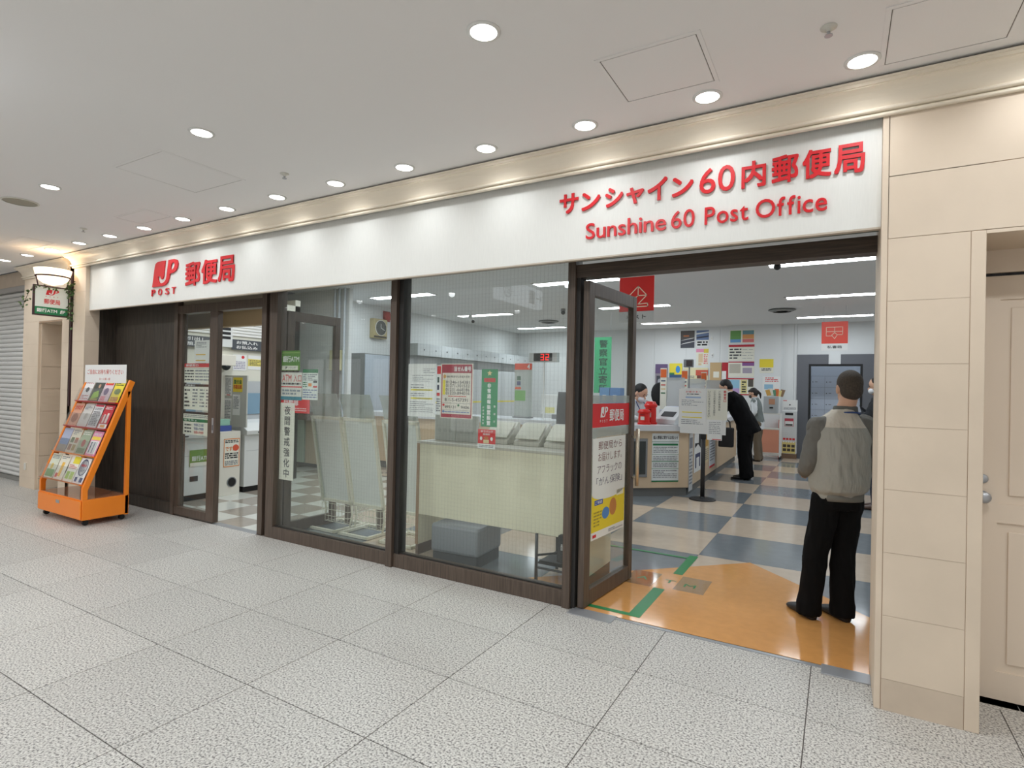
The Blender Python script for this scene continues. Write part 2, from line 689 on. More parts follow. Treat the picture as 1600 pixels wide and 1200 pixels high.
for i in range(-8, 4):
    for j in range(-2, 11):
        x0, x1 = -1.17 + i, -0.17 + i
        y0, y1 = max(5.74 + j, 3.83), min(6.74 + j, 16.5)
        if x1 <= -5.1 and y1 < 7.5:
            continue
        if x1 <= -5.1:
            y0 = max(y0, 7.5)
        if y1 - y0 > 0.01:
            vinyl(x0, y0, x1, y1, BLUEG if (i + j) % 2 == 0 else TAN)
for i in range(-5, 5):
    for j in range(-1, 7):
        x0, x1 = -7.06 + 0.46 * i, -6.60 + 0.46 * i
        y0, y1 = max(4.2 + 0.46 * j, 3.83), min(4.66 + 0.46 * j, 7.5)
        x1 = min(x1, -5.17)
        if x1 - x0 > 0.02 and y1 - y0 > 0.02:
            vinyl(x0, y0, x1, y1, LTILE if (i + j) % 2 == 0 else DTILE)
LINO = mat('lino_orange', (216, 156, 92), 0.10, var=0.05, vscale=14.0)
MB().prism([(-2.62, 3.83), (0.30, 3.83), (0.30, 4.75), (-0.70, 5.75)], 'z', 0.0, 0.0025).build('entrance_inlay', LINO, sfloor)

# ---- ceilings
ceil = structure('ceiling')
box('ceiling_board', CEIL, ceil, -16.0, -5.2, CEIL_Z, 5.0, 3.60, CEIL_Z + 0.06)
ceil2 = structure('ceiling')
box('ceiling_board', mat('shop_ceiling', (232, 233, 233), 0.9), ceil2, -9.4, 3.60, SHOP_Z, 2.6, 18.4, SHOP_Z + 0.06)

# ---- stone walls made of stacked panels with thin joints
ZJ = [0.0, 0.159] + [0.159 + 0.3216 * k for k in range(1, 9)] + [3.055]


def stone_stack(parent, x0, x1, yf, zs, ydepth=0.03, base=True):
    for a, b in zip(zs[:-1], zs[1:]):
        m = STONE_D if (base and a == 0.0) else STONE
        box('stone_panel', m, parent, x0, yf, a + (0.0 if a == 0 else 0.0008), x1, yf + ydepth, b - 0.0008)


wr = structure('wall_right')
box('backing', JOINT, wr, 0.185, WALL_Y + 0.004, 0.0, 0.595, 3.95, 3.10)
box('corner_strip', STONE, wr, 0.178, WALL_Y, 0.0, 0.206, 3.96, 3.06, bevel=0.003)
stone_stack(wr, 0.2085, 0.5415, WALL_Y + 0.001, [z for z in ZJ if z < 2.42], 0.03)
box('corner_strip', STONE, wr, 0.544, WALL_Y, 0.0, 0.602, 3.93, 2.409, bevel=0.003)
box('backing', JOINT, wr, 0.19, WALL_Y + 0.004, 2.412, 4.6, 3.95, 3.10)
for a, b in ((2.4105, 2.732), (2.732, 3.056)):
    box('stone_panel', STONE, wr, 0.2085, WALL_Y + 0.001, a + 0.002, 2.2, WALL_Y + 0.03, b - 0.002)
    box('stone_panel', STONE, wr, 2.204, WALL_Y + 0.001, a + 0.002, 4.6, WALL_Y + 0.03, b - 0.002)
box('corner_strip', STONE, wr, 0.602, WALL_Y, 2.392, 4.6, 3.92, 2.409)
box('jamb_board', STONE, wr, 1.72, WALL_Y, 0.0, 4.6, 3.93, 2.392)

# beige door in its recess
DOORP = mat('door_paint', (228, 212, 193), 0.5)
d1 = structure('door_1')
box('header_panel', DOORP, d1, 0.602, 3.876, 2.272, 1.72, 3.95, 2.41)
box('painted_gap_shade', BLACK, d1, 0.602, 3.90, 2.255, 1.72, 3.95, 2.272)  # black strip standing in for the shade above the leaf
leaf_ = box('door_leaf', DOORP, d1, 0.602, 3.886, 0.012, 1.72, 3.93, 2.255)
box('stile', DOORP, d1, 0.604, 3.876, 0.014, 0.735, 3.886, 2.25)
box('stile', DOORP, d1, 1.58, 3.876, 0.014, 1.71, 3.886, 2.25)
for a, b in ((0.014, 0.161), (0.945, 1.045), (2.128, 2.25)):
    box('rail', DOORP, d1, 0.735, 3.876, a, 1.58, 3.886, b)
for a, b in ((0.161, 0.945), (1.045, 2.128)):
    box('raised_field', DOORP, leaf_, 0.78, 3.8775, a + 0.045, 1.535, 3.886, b - 0.045, bevel=0.005)
MB().lathe([(0.03, 0.0), (0.03, 0.006), (0.012, 0.008), (0.012, 0.03), (0.026, 0.036), (0.031, 0.05), (0.026, 0.064), (0.008, 0.068)], n=20).build('door_knob', STEEL, leaf_, smooth=True, loc=(0.672, 3.876, 1.078), rot=(math.pi / 2, 0, 0))
MB().lathe([(0.024, 0), (0.024, 0.008), (0.018, 0.012), (0.004, 0.013)], n=18).build('lock_cylinder', STEEL, leaf_, smooth=True, loc=(0.672, 3.876, 1.172), rot=(math.pi / 2, 0, 0))

wl = structure('wall_left')
box('backing', JOINT, wl, -8.685, WALL_Y + 0.004, 0.0, -8.372, 3.80, 3.10)
stone_stack(wl, -8.69, -8.367, WALL_Y, ZJ, 0.165)
# second pier with a deep niche
P2 = 3.54
box('backing', JOINT, wl, -10.44, P2 + 0.004, 0.0, -9.93, 4.9, 3.12)
box('backing', JOINT, wl, -9.17, P2 + 0.004, 0.0, -9.0, 4.9, 3.12)
box('backing', JOINT, wl, -10.44, P2 + 0.004, 2.392, -9.0, 4.9, 3.12)
stone_stack(wl, -10.44, -9.955, P2, [z for z in ZJ if z < 2.42], 0.03, base=False)
stone_stack(wl, -9.17, -9.0, P2, [z for z in ZJ if z < 2.42], 0.03, base=False)
stone_stack(wl, -10.44, -9.0, P2, [2.4104, 2.732, 3.056], 0.03, base=False)
box('niche_trim', STONE, wl, -9.955, P2, 0.0, -9.925, 4.6, 2.41)
box('niche_trim', STONE, wl, -9.2, P2, 0.0, -9.17, 4.6, 2.41)
for a, b in zip([z for z in ZJ if z < 2.1], [z for z in ZJ if z < 2.42][1:]):
    box('stone_panel', STONE, wl, -9.925, P2 + 0.03, a + 0.002, -9.905, 4.5, b - 0.002)
box('niche_back', STONE_D, wl, -9.95, 4.5, 0.0, -9.1, 4.6, 2.41)
box('niche_head', STONE, wl, -9.93, P2 + 0.03, 2.385, -9.17, 4.6, 2.41)
box('gap_filler', mat('maroon_gap', (58, 34, 44), 0.6), wl, -9.0, 3.60, 0.0, -8.685, 3.72, 3.15)

# roller shutter beyond the pier
sh = structure('wall_shutter')
SLAT = mat('shutter_slat', (226, 225, 222), 0.4, metal=0.15)
proto = None
for k in range(40):
    z0 = 0.06 + k * 0.072
    if proto is None:
        prof = [(3.735, 0.0), (3.715, 0.006), (3.700, 0.022), (3.696, 0.040), (3.704, 0.058), (3.722, 0.069), (3.735, 0.0715)]
        proto = MB().prism([(p[0], p[1]) for p in prof], 'x', -15.9, -10.44).build('shutter_slat', SLAT, sh)
        o = proto
    else:
        o = proto.copy()
        COL.objects.link(o)
    o.location = (0, 0, z0)
box('bottom_bar', mat('shutter_bar', (150, 148, 144), 0.4, metal=0.3), sh, -15.9, 3.69, 0.004, -10.44, 3.745, 0.06)
box('shutter_housing', mat('shutter_box', (176, 172, 168), 0.5), sh, -15.9, 3.66, 2.94, -10.44, 3.9, 3.02, bevel=0.006)
box('header_board', STONE_D, sh, -15.9, 3.66, 3.02, -10.44, 3.9, 3.24)

# unseen sides of the corridor that close the space
wo = structure('wall_opposite')
OPW = mat('opposite_wall', (214, 209, 203), 0.7)
box('plaster', OPW, wo, -16.0, -5.3, 2.5, 5.0, -5.2, CEIL_Z)
box('plaster', OPW, wo, -16.0, -5.3, 0.0, 5.0, -5.2, 0.3)
LITW = mat('added_lit_window', (250, 250, 250), 0.5, emit=0.8)  # unseen glowing panes, added for soft corridor light and reflections
for k in range(7):
    xa = -16.0 + k * 3.0
    box('pier', OPW, wo, xa, -5.32, 0.3, xa + 0.5, -5.18, 2.5)
    box('added_lit_pane', LITW, wo, xa + 0.5, -5.3, 0.3, xa + 3.0, -5.26, 2.5)
    for q in (1.3, 2.15):
        box('window_bar', BROWN, wo, xa + q, -5.26, 0.3, xa + q + 0.06, -5.2, 2.5)
    box('window_bar', BROWN, wo, xa + 0.5, -5.26, 0.28, xa + 3.0, -5.2, 0.36)
    box('window_bar', BROWN, wo, xa + 0.5, -5.26, 2.42, xa + 3.0, -5.2, 2.52)
we = structure('wall_end')
box('plaster', OPW, we, -16.1, -5.2, 0.0, -16.0, 4.2, CEIL_Z)
we2 = structure('wall_end')
box('plaster', OPW, we2, 5.0, -5.2, 0.0, 5.1, 4.2, CEIL_Z)

# ---- cornices
CPROF = [(0.0, 3.046), (0.016, 3.046), (0.021, 3.051), (0.022, 3.058), (0.018, 3.064), (0.010, 3.065), (0.010, 3.069), (0.030, 3.070), (0.036, 3.075), (0.037, 3.083), (0.032, 3.089), (0.022, 3.090),
         (0.022, 3.095), (0.026, 3.108), (0.031, 3.122), (0.037, 3.137), (0.045, 3.151), (0.056, 3.164), (0.070, 3.174), (0.086, 3.181), (0.086, 3.187), (0.094, 3.188), (0.094, 3.204), (0.100, 3.206), (0.100, 3.217), (0.0, 3.217)]


def cornice(name, x_left, x_right, y, y_back):
    st = structure(name)
    rings = []
    for (px, py, ox, oy) in ((x_left, y_back, -1, 0), (x_left, y, -1, -1), (x_right, y, 0, -1)):
        rings.append([(px + ox * p, py + oy * p, z) for p, z in CPROF])
    MB().rings(rings).build('moulding', CORN, st, smooth=False)
    box('painted_gap_shade', mat('gap_shade_paint', (52, 42, 34), 0.9), st, x_left - 0.078, y - 0.078, 3.217, x_right, y + 0.1, CEIL_Z)  # dark strip that paints the shade between moulding and ceiling
    return st


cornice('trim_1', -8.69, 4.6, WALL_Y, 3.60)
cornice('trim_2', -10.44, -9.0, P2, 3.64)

# ---- white fascia over the whole front, and what hangs behind it
fa = structure('trim_3')
box('fascia_board', FASC, fa, -8.365, 3.506, 2.490, 0.177, 3.53, 3.07)
box('bottom_edge', mat('fascia_edge', (196, 184, 168), 0.5), fa, -8.365, 3.5065, 2.480, 0.177, 3.545, 2.490)
wf = structure('wall_front')
box('lintel', mat('lintel_grey', (150, 148, 140), 0.8), wf, -8.367, 3.56, 2.575, 2.6, 3.92, 3.5)
box('front_closure', mat('shop_wall', (226, 228, 228), 0.6), wf, 0.6, 3.935, 0.0, 2.6, 3.99, SHOP_Z)
# dark timber side of the cash machine corner
wd = structure('wall_timber')
for k in range(6):
    xa = -8.367 + k * 0.2395
    box('timber_board', DARKW, wd, xa, 3.83, 0.0, xa + 0.2388, 3.86, 2.575)
box('plinth', DARKW, wd, -8.367, 3.802, 0.0, -6.93, 3.83, 0.135)
box('timber_return', DARKW, wd, -8.37, 3.625, 0.0, -8.364, 3.83, 2.575)

# ---- sliding door of the cash machine corner
d2 = structure('door_2')
box('jamb', BROWN, d2, -6.93, 3.795, 0.0, -6.86, 3.92, 2.575)
box('head_rail', BROWN, d2, -6.86, 3.80, 2.405, -5.29, 3.90, 2.50)
box('stile', BROWN, d2, -6.86, 3.815, 0.10, -6.79, 3.86, 2.405)
stile_ = box('stile', BROWN, d2, -6.215, 3.80, 0.012, -6.07, 3.865, 2.405, bevel=0.004)
box('bottom_rail', BROWN, d2, -6.86, 3.80, 0.012, -6.215, 3.865, 0.105, bevel=0.003)
box('pane', GLASS2, d2, -6.79, 3.838, 0.105, -6.215, 3.843, 2.405)
pull_ = box('finger_pull', STEEL, stile_, -6.13, 3.797, 1.02, -6.10, 3.80, 1.19)
box('pull_recess', BLACK, stile_, -6.122, 3.7965, 1.05, -6.108, 3.797, 1.11)
box('jamb', BROWN, d2, -5.29, 3.80, 0.0, -5.215, 3.91, 2.575)
box('jamb', mat('dark_jamb', (58, 47, 40), 0.5), d2, -5.215, 3.83, 0.0, -5.15, 3.91, 2.575)
box('threshold_plate', STEEL, d2, -6.07, 3.79, -0.002, -5.29, 3.88, 0.003)
box('transom_board', mat('transom', (170, 158, 140), 0.6), d2, -6.86, 3.86, 2.50, -5.29, 3.90, 2.575)

# ---- two fixed windows
w1 = structure('window_1')
box('jamb', BROWN, w1, -5.15, 3.79, 0.0, -5.03, 3.91, 2.575, bevel=0.003)
box('bottom_rail', BROWN, w1, -5.03, 3.79, 0.0, -3.455, 3.90, 0.118, bevel=0.003)
box('pane', GLASS, w1, -5.03, 3.836, 0.118, -3.455, 3.842, 2.575)
box('head_rail', BROWN, w1, -5.03, 3.82, 2.56, -3.455, 3.88, 2.575)
box('glazing_bead', mat('gasket', (40, 38, 36), 0.6), w1, -5.03, 3.815, 0.118, -3.455, 3.836, 0.126)
w2 = structure('window_2')
box('mullion', BROWN, w2, -3.455, 3.765, 0.0, -3.385, 3.90, 2.575, bevel=0.003)
box('mullion_channel', mat('gasket', (40, 38, 36), 0.6), w2, -3.385, 3.80, 0.118, -3.335, 3.90, 2.575)
box('bottom_rail', BROWN, w2, -3.385, 3.79, 0.0, -1.735, 3.90, 0.118, bevel=0.003)
box('pane', GLASS, w2, -3.335, 3.836, 0.118, -1.735, 3.842, 2.575)
box('head_rail', BROWN, w2, -3.335, 3.82, 2.56, -1.735, 3.88, 2.575)
box('glazing_bead', mat('gasket', (40, 38, 36), 0.6), w2, -3.335, 3.815, 0.118, -1.735, 3.836, 0.126)

# ---- open entrance: post, header with track, open glass leaf
en = structure('door_3')
box('post', BROWN, en, -1.735, 3.77, 0.0, -1.675, 3.90, 2.575, bevel=0.003)
box('post_channel', mat('gasket', (40, 38, 36), 0.6), en, -1.675, 3.80, 0.0, -1.645, 3.90, 2.42)
box('head_rail', wood_mat('brown_head', (62, 50, 42), (86, 72, 60), (0.7, 14, 14)), en, -1.675, 3.79, 2.42, 0.178, 3.91, 2.515)
TRACK = mat('track_grey', (142, 150, 142), 0.4, metal=0.4)
track_ = box('sliding_track', TRACK, en, -1.62, 3.70, 2.535, 0.178, 3.79, 2.565)
box('track_lip', TRACK, track_, -1.62, 3.69, 2.512, 0.178, 3.70, 2.565)
for x in (-1.45, -0.85, -0.25):
    box('track_bracket', STEEL, track_, x - 0.02, 3.68, 2.525, x + 0.02, 3.692, 2.56)
box('threshold_strip', STEEL, en, -1.645, 3.785, -0.003, 0.178, 3.815, 0.004)
box('pivot_plate', STEEL, en, -1.66, 3.70, 0.0, -1.33, 3.83, 0.006, bevel=0.001)
box('pivot_plate', STEEL, en, -0.065, 3.71, 0.0, 0.178, 3.84, 0.006, bevel=0.001)


def glass_leaf(name, hinge, ang, width, handle_z, top=2.40):
    """Swing door leaf, local x along the leaf from its hinge."""
    st = structure(name)
    st.location = hinge
    st.rotation_euler = (0, 0, ang)
    box('hinge_stile', BROWN, st, 0.0, -0.025, 0.012, 0.09, 0.025, top, bevel=0.003)
    lock_ = box('lock_stile', BROWN, st, width - 0.07, -0.025, 0.012, width, 0.025, top, bevel=0.003)
    box('bottom_rail', BROWN, st, 0.09, -0.024, 0.012, width - 0.07, 0.024, 0.125, bevel=0.003)
    box('top_rail', BROWN, st, 0.09, -0.024, top - 0.10, width - 0.07, 0.024, top, bevel=0.003)
    box('pane', GLASS2, st, 0.09, -0.003, 0.125, width - 0.07, 0.003, top - 0.10)
    for s in (-1, 1):
        h = MB()
        y = s * 0.07
        h.cyl((width - 0.035, y, handle_z - 0.24), (width - 0.035, y, handle_z + 0.24), 0.016, n=12)
        for dz in (-0.17, 0.17):
            h.cyl((width - 0.035, s * 0.025, handle_z + dz), (width - 0.035, y, handle_z + dz), 0.009, n=8)
        h.build('pull_handle', mat('handle_champagne', (212, 200, 180), 0.3, metal=0.6), lock_, smooth=True)
    return st


LEAF_A = math.atan2(0.87, 0.075)
glass_leaf('door_4', (-1.605, 3.815, 0), LEAF_A, 0.875, 1.04)
glass_leaf('door_5', (-5.06, 3.93, 0), math.radians(88), 0.70, 1.04, 2.37)

# ---- shop walls
SW = mat('shop_wall', (226, 228, 228), 0.6)
wb = structure('wall_back')
bx = -9.1
while bx < -0.93:
    x1 = min(bx + 0.9, -0.925)
    box('wall_panel', SW, wb, bx, 16.0, 0.0, x1 - 0.004, 16.1, SHOP_Z)
    bx += 0.9
box('wall_panel', SW, wb, -2.57, 15.93, 0.0, -1.29, 16.0, SHOP_Z)
DGREY = mat('dark_grey_laminate', (104, 106, 112), 0.5)
box('door_surround', DGREY, wb, -0.925, 15.97, 0.0, -0.66, 16.1, 2.61)
box('door_surround', DGREY, wb, 0.49, 15.97, 0.0, 0.72, 16.1, 2.61)
box('door_surround', DGREY, wb, -0.66, 15.97, 2.37, -0.23, 16.1, 2.61)
box('door_surround', DGREY, wb, 0.03, 15.97, 2.37, 0.49, 16.1, 2.61)
box('wall_panel', SW, wb, -0.23, 15.98, 2.37, 0.03, 16.1, 2.61)
box('wall_panel', SW, wb, -0.925, 16.0, 2.61, 0.72, 16.1, SHOP_Z)
box('wall_panel', SW, wb, 0.72, 16.0, 0.0, 2.5, 16.1, SHOP_Z)
for a in ((-0.66, -0.615), (0.445, 0.49)):
    box('door_frame', BLACK, wb, a[0], 15.96, 0.0, a[1], 16.1, 2.37)
box('door_frame', BLACK, wb, -0.615, 15.96, 2.32, 0.445, 16.1, 2.37)
box('baseboard', mat('skirting_grey', (92, 92, 94), 0.6), wb, -9.1, 15.985, 0.0, -0.93, 16.0, 0.09)
box('room_beyond', SW, wb, -1.2, 18.2, 0.0, 1.2, 18.3, SHOP_Z)
box('room_beyond', SW, wb, -1.3, 16.1, 0.0, -1.2, 18.3, SHOP_Z)
box('room_beyond', SW, wb, 1.2, 16.1, 0.0, 1.3, 18.3, SHOP_Z)
box('room_floor', BLUEG, wb, -1.3, 16.1, -0.05, 1.3, 18.3, 0.0)

wsl = structure('wall_shop_left')
by = 7.58
while by < 16.0:
    box('wall_panel', SW, wsl, -9.2, by, 0.0, -9.1, min(by + 0.9, 16.0) - 0.004, SHOP_Z)
    by += 0.9
box('wall_block', SW, wsl, -11.0, 7.5, 0.0, -7.9, 7.58, SHOP_Z)
box('baseboard', mat('skirting_grey', (92, 92, 94), 0.6), wsl, -9.5, 7.485, 0.0, -7.9, 7.5, 0.10)
box('lower_panel', mat('lower_wall_beige', (206, 186, 160), 0.6), wsl, -9.5, 7.49, 0.10, -7.9, 7.5, 1.05)
wsr = structure('wall_shop_right')
box('wall_panel', SW, wsr, 2.5, 3.95, 0.0, 2.6, 16.1, SHOP_Z)
wat = structure('wall_cash_corner')
WARMW = mat('warm_wall', (224, 222, 208), 0.6)
box('wall_panel', WARMW, wat, -8.0, 3.92, 0.0, -7.9, 6.4, 2.9)
box('wall_panel', WARMW, wat, -11.0, 6.3, 0.0, -7.9, 6.4, 3.0)
box('bulkhead', mat('tan_bulkhead', (188, 162, 126), 0.7), wat, -7.88, 4.30, 2.30, -5.95, 4.40, 3.4)
for k in range(6):
    box('louvre', WHITE, wat, -7.9, 4.0, 2.30 + k * 0.045, -7.88 , 6.2, 2.335 + k * 0.045)

# ================================================================== CORRIDOR THINGS
LAMP = bpy.data.materials.new('lamp_glow')
LAMP.use_nodes = True
_b = LAMP.node_tree.nodes['Principled BSDF']
_b.inputs['Base Color'].default_value = (1, 1, 1, 1)
_b.inputs['Emission Color'].default_value = (1, 0.98, 0.96, 1)
_b.inputs['Emission Strength'].default_value = 12.0

ORD = ['first', 'second', 'third', 'fourth', 'fifth', 'sixth', 'seventh', 'eighth', 'ninth', 'tenth', 'eleventh', 'twelfth', 'thirteenth', 'fourteenth', 'fifteenth']
dl_proto = None


def downlight(label, x, y, watt, group, size=math.radians(156), blend=0.9):
    global dl_proto
    if dl_proto is None:
        t = thing('ceiling_downlight', label, 'downlight', (x, y, CEIL_Z), group=group)
        MB().lathe([(0.062, -0.001), (0.079, -0.001), (0.079, -0.004), (0.062, -0.007)], n=28, caps=False).build('trim_ring', WHITE, t, smooth=True)
        MB().lathe([(0.0005, -0.003), (0.063, -0.0025)], n=28, caps=False).build('lamp_lens', LAMP, t)
        dl_proto = t
    else:
        t = copy_tree(dl_proto, (x, y, CEIL_Z), label=label)
        t['group'] = group
    ld = bpy.data.lights.new('downlight_beam', 'SPOT')
    ld.energy = watt
    ld.color = MALL_TINT
    ld.spot_size = size
    ld.spot_blend = blend
    ld.shadow_soft_size = 0.05
    lo = bpy.data.objects.new('downlight_beam', ld)
    COL.objects.link(lo)
    lo.parent = t
    lo.location = (0, 0, -0.02)
    return t


for k in range(15):
    downlight('round recessed downlight, %s from the right in the row along the cornice' % ORD[k], 0.075 - 0.725 * k, 3.19, SPOT_W, 'downlights along the cornice')
for k in (1, 2, 3):
    downlight('extra round downlight beyond the right edge, %s past the pillar' % ORD[k - 1], 0.075 + 0.725 * k, 3.19, SPOT_W, 'downlights along the cornice')
for k, nm in enumerate(('largest round downlight at the top centre of the ceiling', 'middle round downlight of the row out in the corridor ceiling', 'leftmost downlight of the corridor row beside the ceiling speaker')):
    downlight(nm, -1.43 - 2.2 * k, 2.13, SPOT_WIDE_W, 'downlights over the corridor', math.radians(168), 0.6)
n_ = 0
for yy in (2.13, -0.2, -2.5):
    for k in range(-2, 6):
        xx = -1.43 - 2.2 * k
        if yy == 2.13 and 0 <= k <= 2:
            continue
        n_ += 1
        downlight('round downlight of the corridor grid outside the photographed part of the ceiling', xx, yy, SPOT_WIDE_W, 'downlights outside the view', math.radians(168), 0.6)

# access hatches: flush boards in a thin dark seam
SEAM = mat('hatch_seam', (120, 112, 106), 0.8)


def hatch(label, x0, y0, x1, y1):
    t = thing('ceiling_hatch', label, 'access panel', ((x0 + x1) / 2, (y0 + y1) / 2, CEIL_Z), group='access hatches in the ceiling')
    w, d = (x1 - x0) / 2, (y1 - y0) / 2
    s = MB()
    for a in ((-w, -d, w, -d + .003), (-w, d - .003, w, d), (-w, -d, -w + .003, d), (w - .003, -d, w, d)):
        s.box(a[0], a[1], -0.0012, a[2], a[3], -0.0002)
    s.build('seam', SEAM, t)
    MB().box(-w + .004, -d + .004, -0.0022, w - .004, d - .004, -0.0002).build('hatch_board', CEIL, t)
    fm = MB()
    e = 0.022
    for a in ((-w - e, -d - e, w + e, -d - .001), (-w - e, d + .001, w + e, d + e), (-w - e, -d, -w - .001, d), (w + .001, -d, w + e, d)):
        fm.box(a[0], a[1], -0.003, a[2], a[3], -0.0002)
    fm.build('hatch_frame', CEIL, t)


hatch('square ceiling access hatch above the English lettering', -1.05, 2.60, -0.585, 3.04)
hatch('ceiling access hatch in the upper right corner over the pillar', 0.17, 2.82, 0.63, 3.28)
hatch('large faint ceiling hatch beyond the middle downlight', -4.82, 2.17, -4.18, 2.79)
hatch('small faint ceiling hatch near the cornice above the logo', -6.30, 2.85, -5.76, 3.29 - 0.2)
hatch('farthest ceiling hatch beside the glowing wall lamp', -8.9, 2.75, -8.2, 3.05)


def sprinkler(label, x, y):
    t = thing('ceiling_sprinkler', label, 'sprinkler', (x, y, CEIL_Z), group='sprinkler heads in the ceiling')
    MB().lathe([(0.034, -0.001), (0.034, -0.004), (0.012, -0.007), (0.012, -0.02)], n=16).build('cover_plate', OFFW, t, smooth=True)
    MB().cyl((0, 0, -0.02), (0, 0, -0.036), 0.007, n=8).build('stem', STEEL, t)
    MB().cyl((0, 0, -0.036), (0, 0, -0.04), 0.017, n=10).build('deflector', STEEL, t)


sprinkler('chrome sprinkler head near the upper right hatch', -0.063, 2.83)
sprinkler('small sprinkler head between the middle cornice downlights and corridor row', -3.75, 2.86)
sprinkler('farthest tiny sprinkler head above the left end of the fascia', -7.10, 2.90)

sp = thing('ceiling_speaker', 'flat round grey speaker grille at the left edge of the ceiling', 'speaker', (-6.58, 2.18, CEIL_Z))
MB().lathe([(0.125, -0.001), (0.14, -0.001), (0.138, -0.006), (0.125, -0.008)], n=32, caps=False).build('rim', OFFW, sp, smooth=True)
MB().lathe([(0.0005, -0.005), (0.126, -0.004)], n=32, caps=False).build('grille', mat('speaker_grille', (168, 162, 146), 0.8, bump=0.2, bscale=400), sp)

# ---- raised letters on the fascia
FFY = 3.506
ff = fr((0, FFY, 0), (1, 0, 0))


def letters(label, rows, origin, m=None, z=0.004, depth=0.009):
    t = thing('sign_lettering', label, 'sign lettering', origin)
    f0 = fr((-origin[0], FFY - origin[1], -origin[2]), (1, 0, 0))
    for s, x0, z0, x1, z1, bold in rows:
        mb = text_mb(MB(), f0, s, x0, z0, x1, z1, z, bold=bold, depth=depth, res=4)
        mb.build('letter', m or RED, t)
    return t


B1_ = 0.028
letters('large red Japanese shop name with the number 60 on the right of the fascia', [
    ('サ', -1.684, 2.803, -1.545, 2.938, B1_), ('ン', -1.521, 2.805, -1.387, 2.925, B1_), ('シ', -1.353, 2.803, -1.230, 2.930, B1_), ('ャ', -1.208, 2.803, -1.093, 2.908, B1_),
    ('イ', -1.069, 2.802, -0.944, 2.945, B1_), ('ン', -0.916, 2.805, -0.785, 2.925, B1_), ('6', -0.749, 2.798, -0.656, 2.950, 0.004), ('0', -0.642, 2.798, -0.547, 2.950, 0.004),
    ('内', -0.511, 2.794, -0.380, 2.948, B1_), ('郵', -0.350, 2.795, -0.213, 2.952, B1_), ('便', -0.194, 2.795, -0.053, 2.954, B1_), ('局', -0.040, 2.792, 0.102, 2.952, B1_)], (-0.8, FFY, 2.8))


def word(s, x0, x1, base, cap, bold=0.006):
    """Letters of a Latin word on a common baseline; returns rows for letters()."""
    adv, heights = [], []
    pos = 0.0
    cell = []
    for c in s:
        vs_, _ = glyph_mesh(c, bold, 1.0, 4)
        ax, bx_ = min(v[0] for v in vs_), max(v[0] for v in vs_)
        ay, by_ = min(v[1] for v in vs_), max(v[1] for v in vs_)
        cell.append((c, pos, pos + bx_ - ax, ay, by_))
        pos += bx_ - ax + 0.075
    tot = cell[-1][2]
    vs_, _ = glyph_mesh('P', bold, 1.0, 4)
    ch = max(v[1] for v in vs_)
    k, q = (x1 - x0) / tot, cap / ch
    return [(c, x0 + a * k, base + lo * q, x0 + b * k, base + hi * q, bold) for c, a, b, lo, hi in cell]


letters('red English line reading Sunshine 60 Post Office under the Japanese name', word('Sunshine', -1.485, -0.947, 2.611, 0.103) + word('60', -0.916, -0.774, 2.611, 0.106, 0.002)
        + word('Post', -0.715, -0.470, 2.611, 0.103) + word('Office', -0.431, -0.070, 2.611, 0.103), (-0.78, FFY, 2.6))
letters('red Japanese lettering for post office beside the logo on the left fascia', [('郵', -6.193, 2.632, -5.925, 2.893, B1_), ('便', -5.896, 2.634, -5.617, 2.893, B1_), ('局', -5.598, 2.630, -5.325, 2.900, B1_)], (-5.76, FFY, 2.63))
lg = thing('sign_logo', 'red JP logo with small POST lettering at the left of the fascia', 'logo sign', (-6.6, FFY, 2.57))
f0 = fr((6.6, 0, -2.57), (1, 0, 0))
logo('logo_mark', f0, RED, lg, -6.856, 2.672, 0.516, 0.288, 0.010, 0.004)
for s, x in (('P', -6.871), ('O', -6.73), ('S', -6.585), ('T', -6.455)):
    text_mb(MB(), f0, s, x, 2.570, x + 0.075, 2.645, 0.004, bold=0.006, depth=0.009).build('letter', RED, lg)

# ---- wall lamp with projecting sign and ivy
LX = -8.73
lampglass = mat('lamp_glass_lit', (255, 232, 200), 0.5, emit=1.7)
BRONZE = mat('bronze_metal', (72, 48, 50), 0.45, metal=0.3)
wl_ = thing('wall_lamp', 'glowing cream bowl lamp on a bronze bracket above the hanging sign', 'wall lamp', (LX, 3.245, 2.79))
MB().lathe([(0.02, 0.0), (0.10, 0.022), (0.150, 0.062), (0.176, 0.118), (0.196, 0.20), (0.190, 0.20), (0.168, 0.118), (0.14, 0.068), (0.02, 0.02)], n=36, caps=False).build('glass_bowl', lampglass, wl_, smooth=True)
MB().lathe([(0.172, 0.098), (0.181, 0.103), (0.183, 0.112), (0.175, 0.116)], n=36, caps=False).build('bronze_band', BRONZE, wl_, smooth=True)
for s in (-1, 1):
    MB().tube([(0, s * 0.178, 0.105), (0, s * 0.165, 0.05), (0, s * 0.15, -0.03)], 0.008).build('bracket_arm', BRONZE, wl_, smooth=True)
box('bracket_post', BRONZE, wl_, -0.018, 0.205, -1.55, 0.014, 0.24, 0.22)
pl_ = bpy.data.lights.new('bowl_bulb', 'POINT')
pl_.energy = 1.3
pl_.color = (1.0, 0.80, 0.55)
pl_.shadow_soft_size = 0.06
po = bpy.data.objects.new('bowl_bulb', pl_)
COL.objects.link(po)
po.parent = wl_
po.location = (0, 0, 0.13)

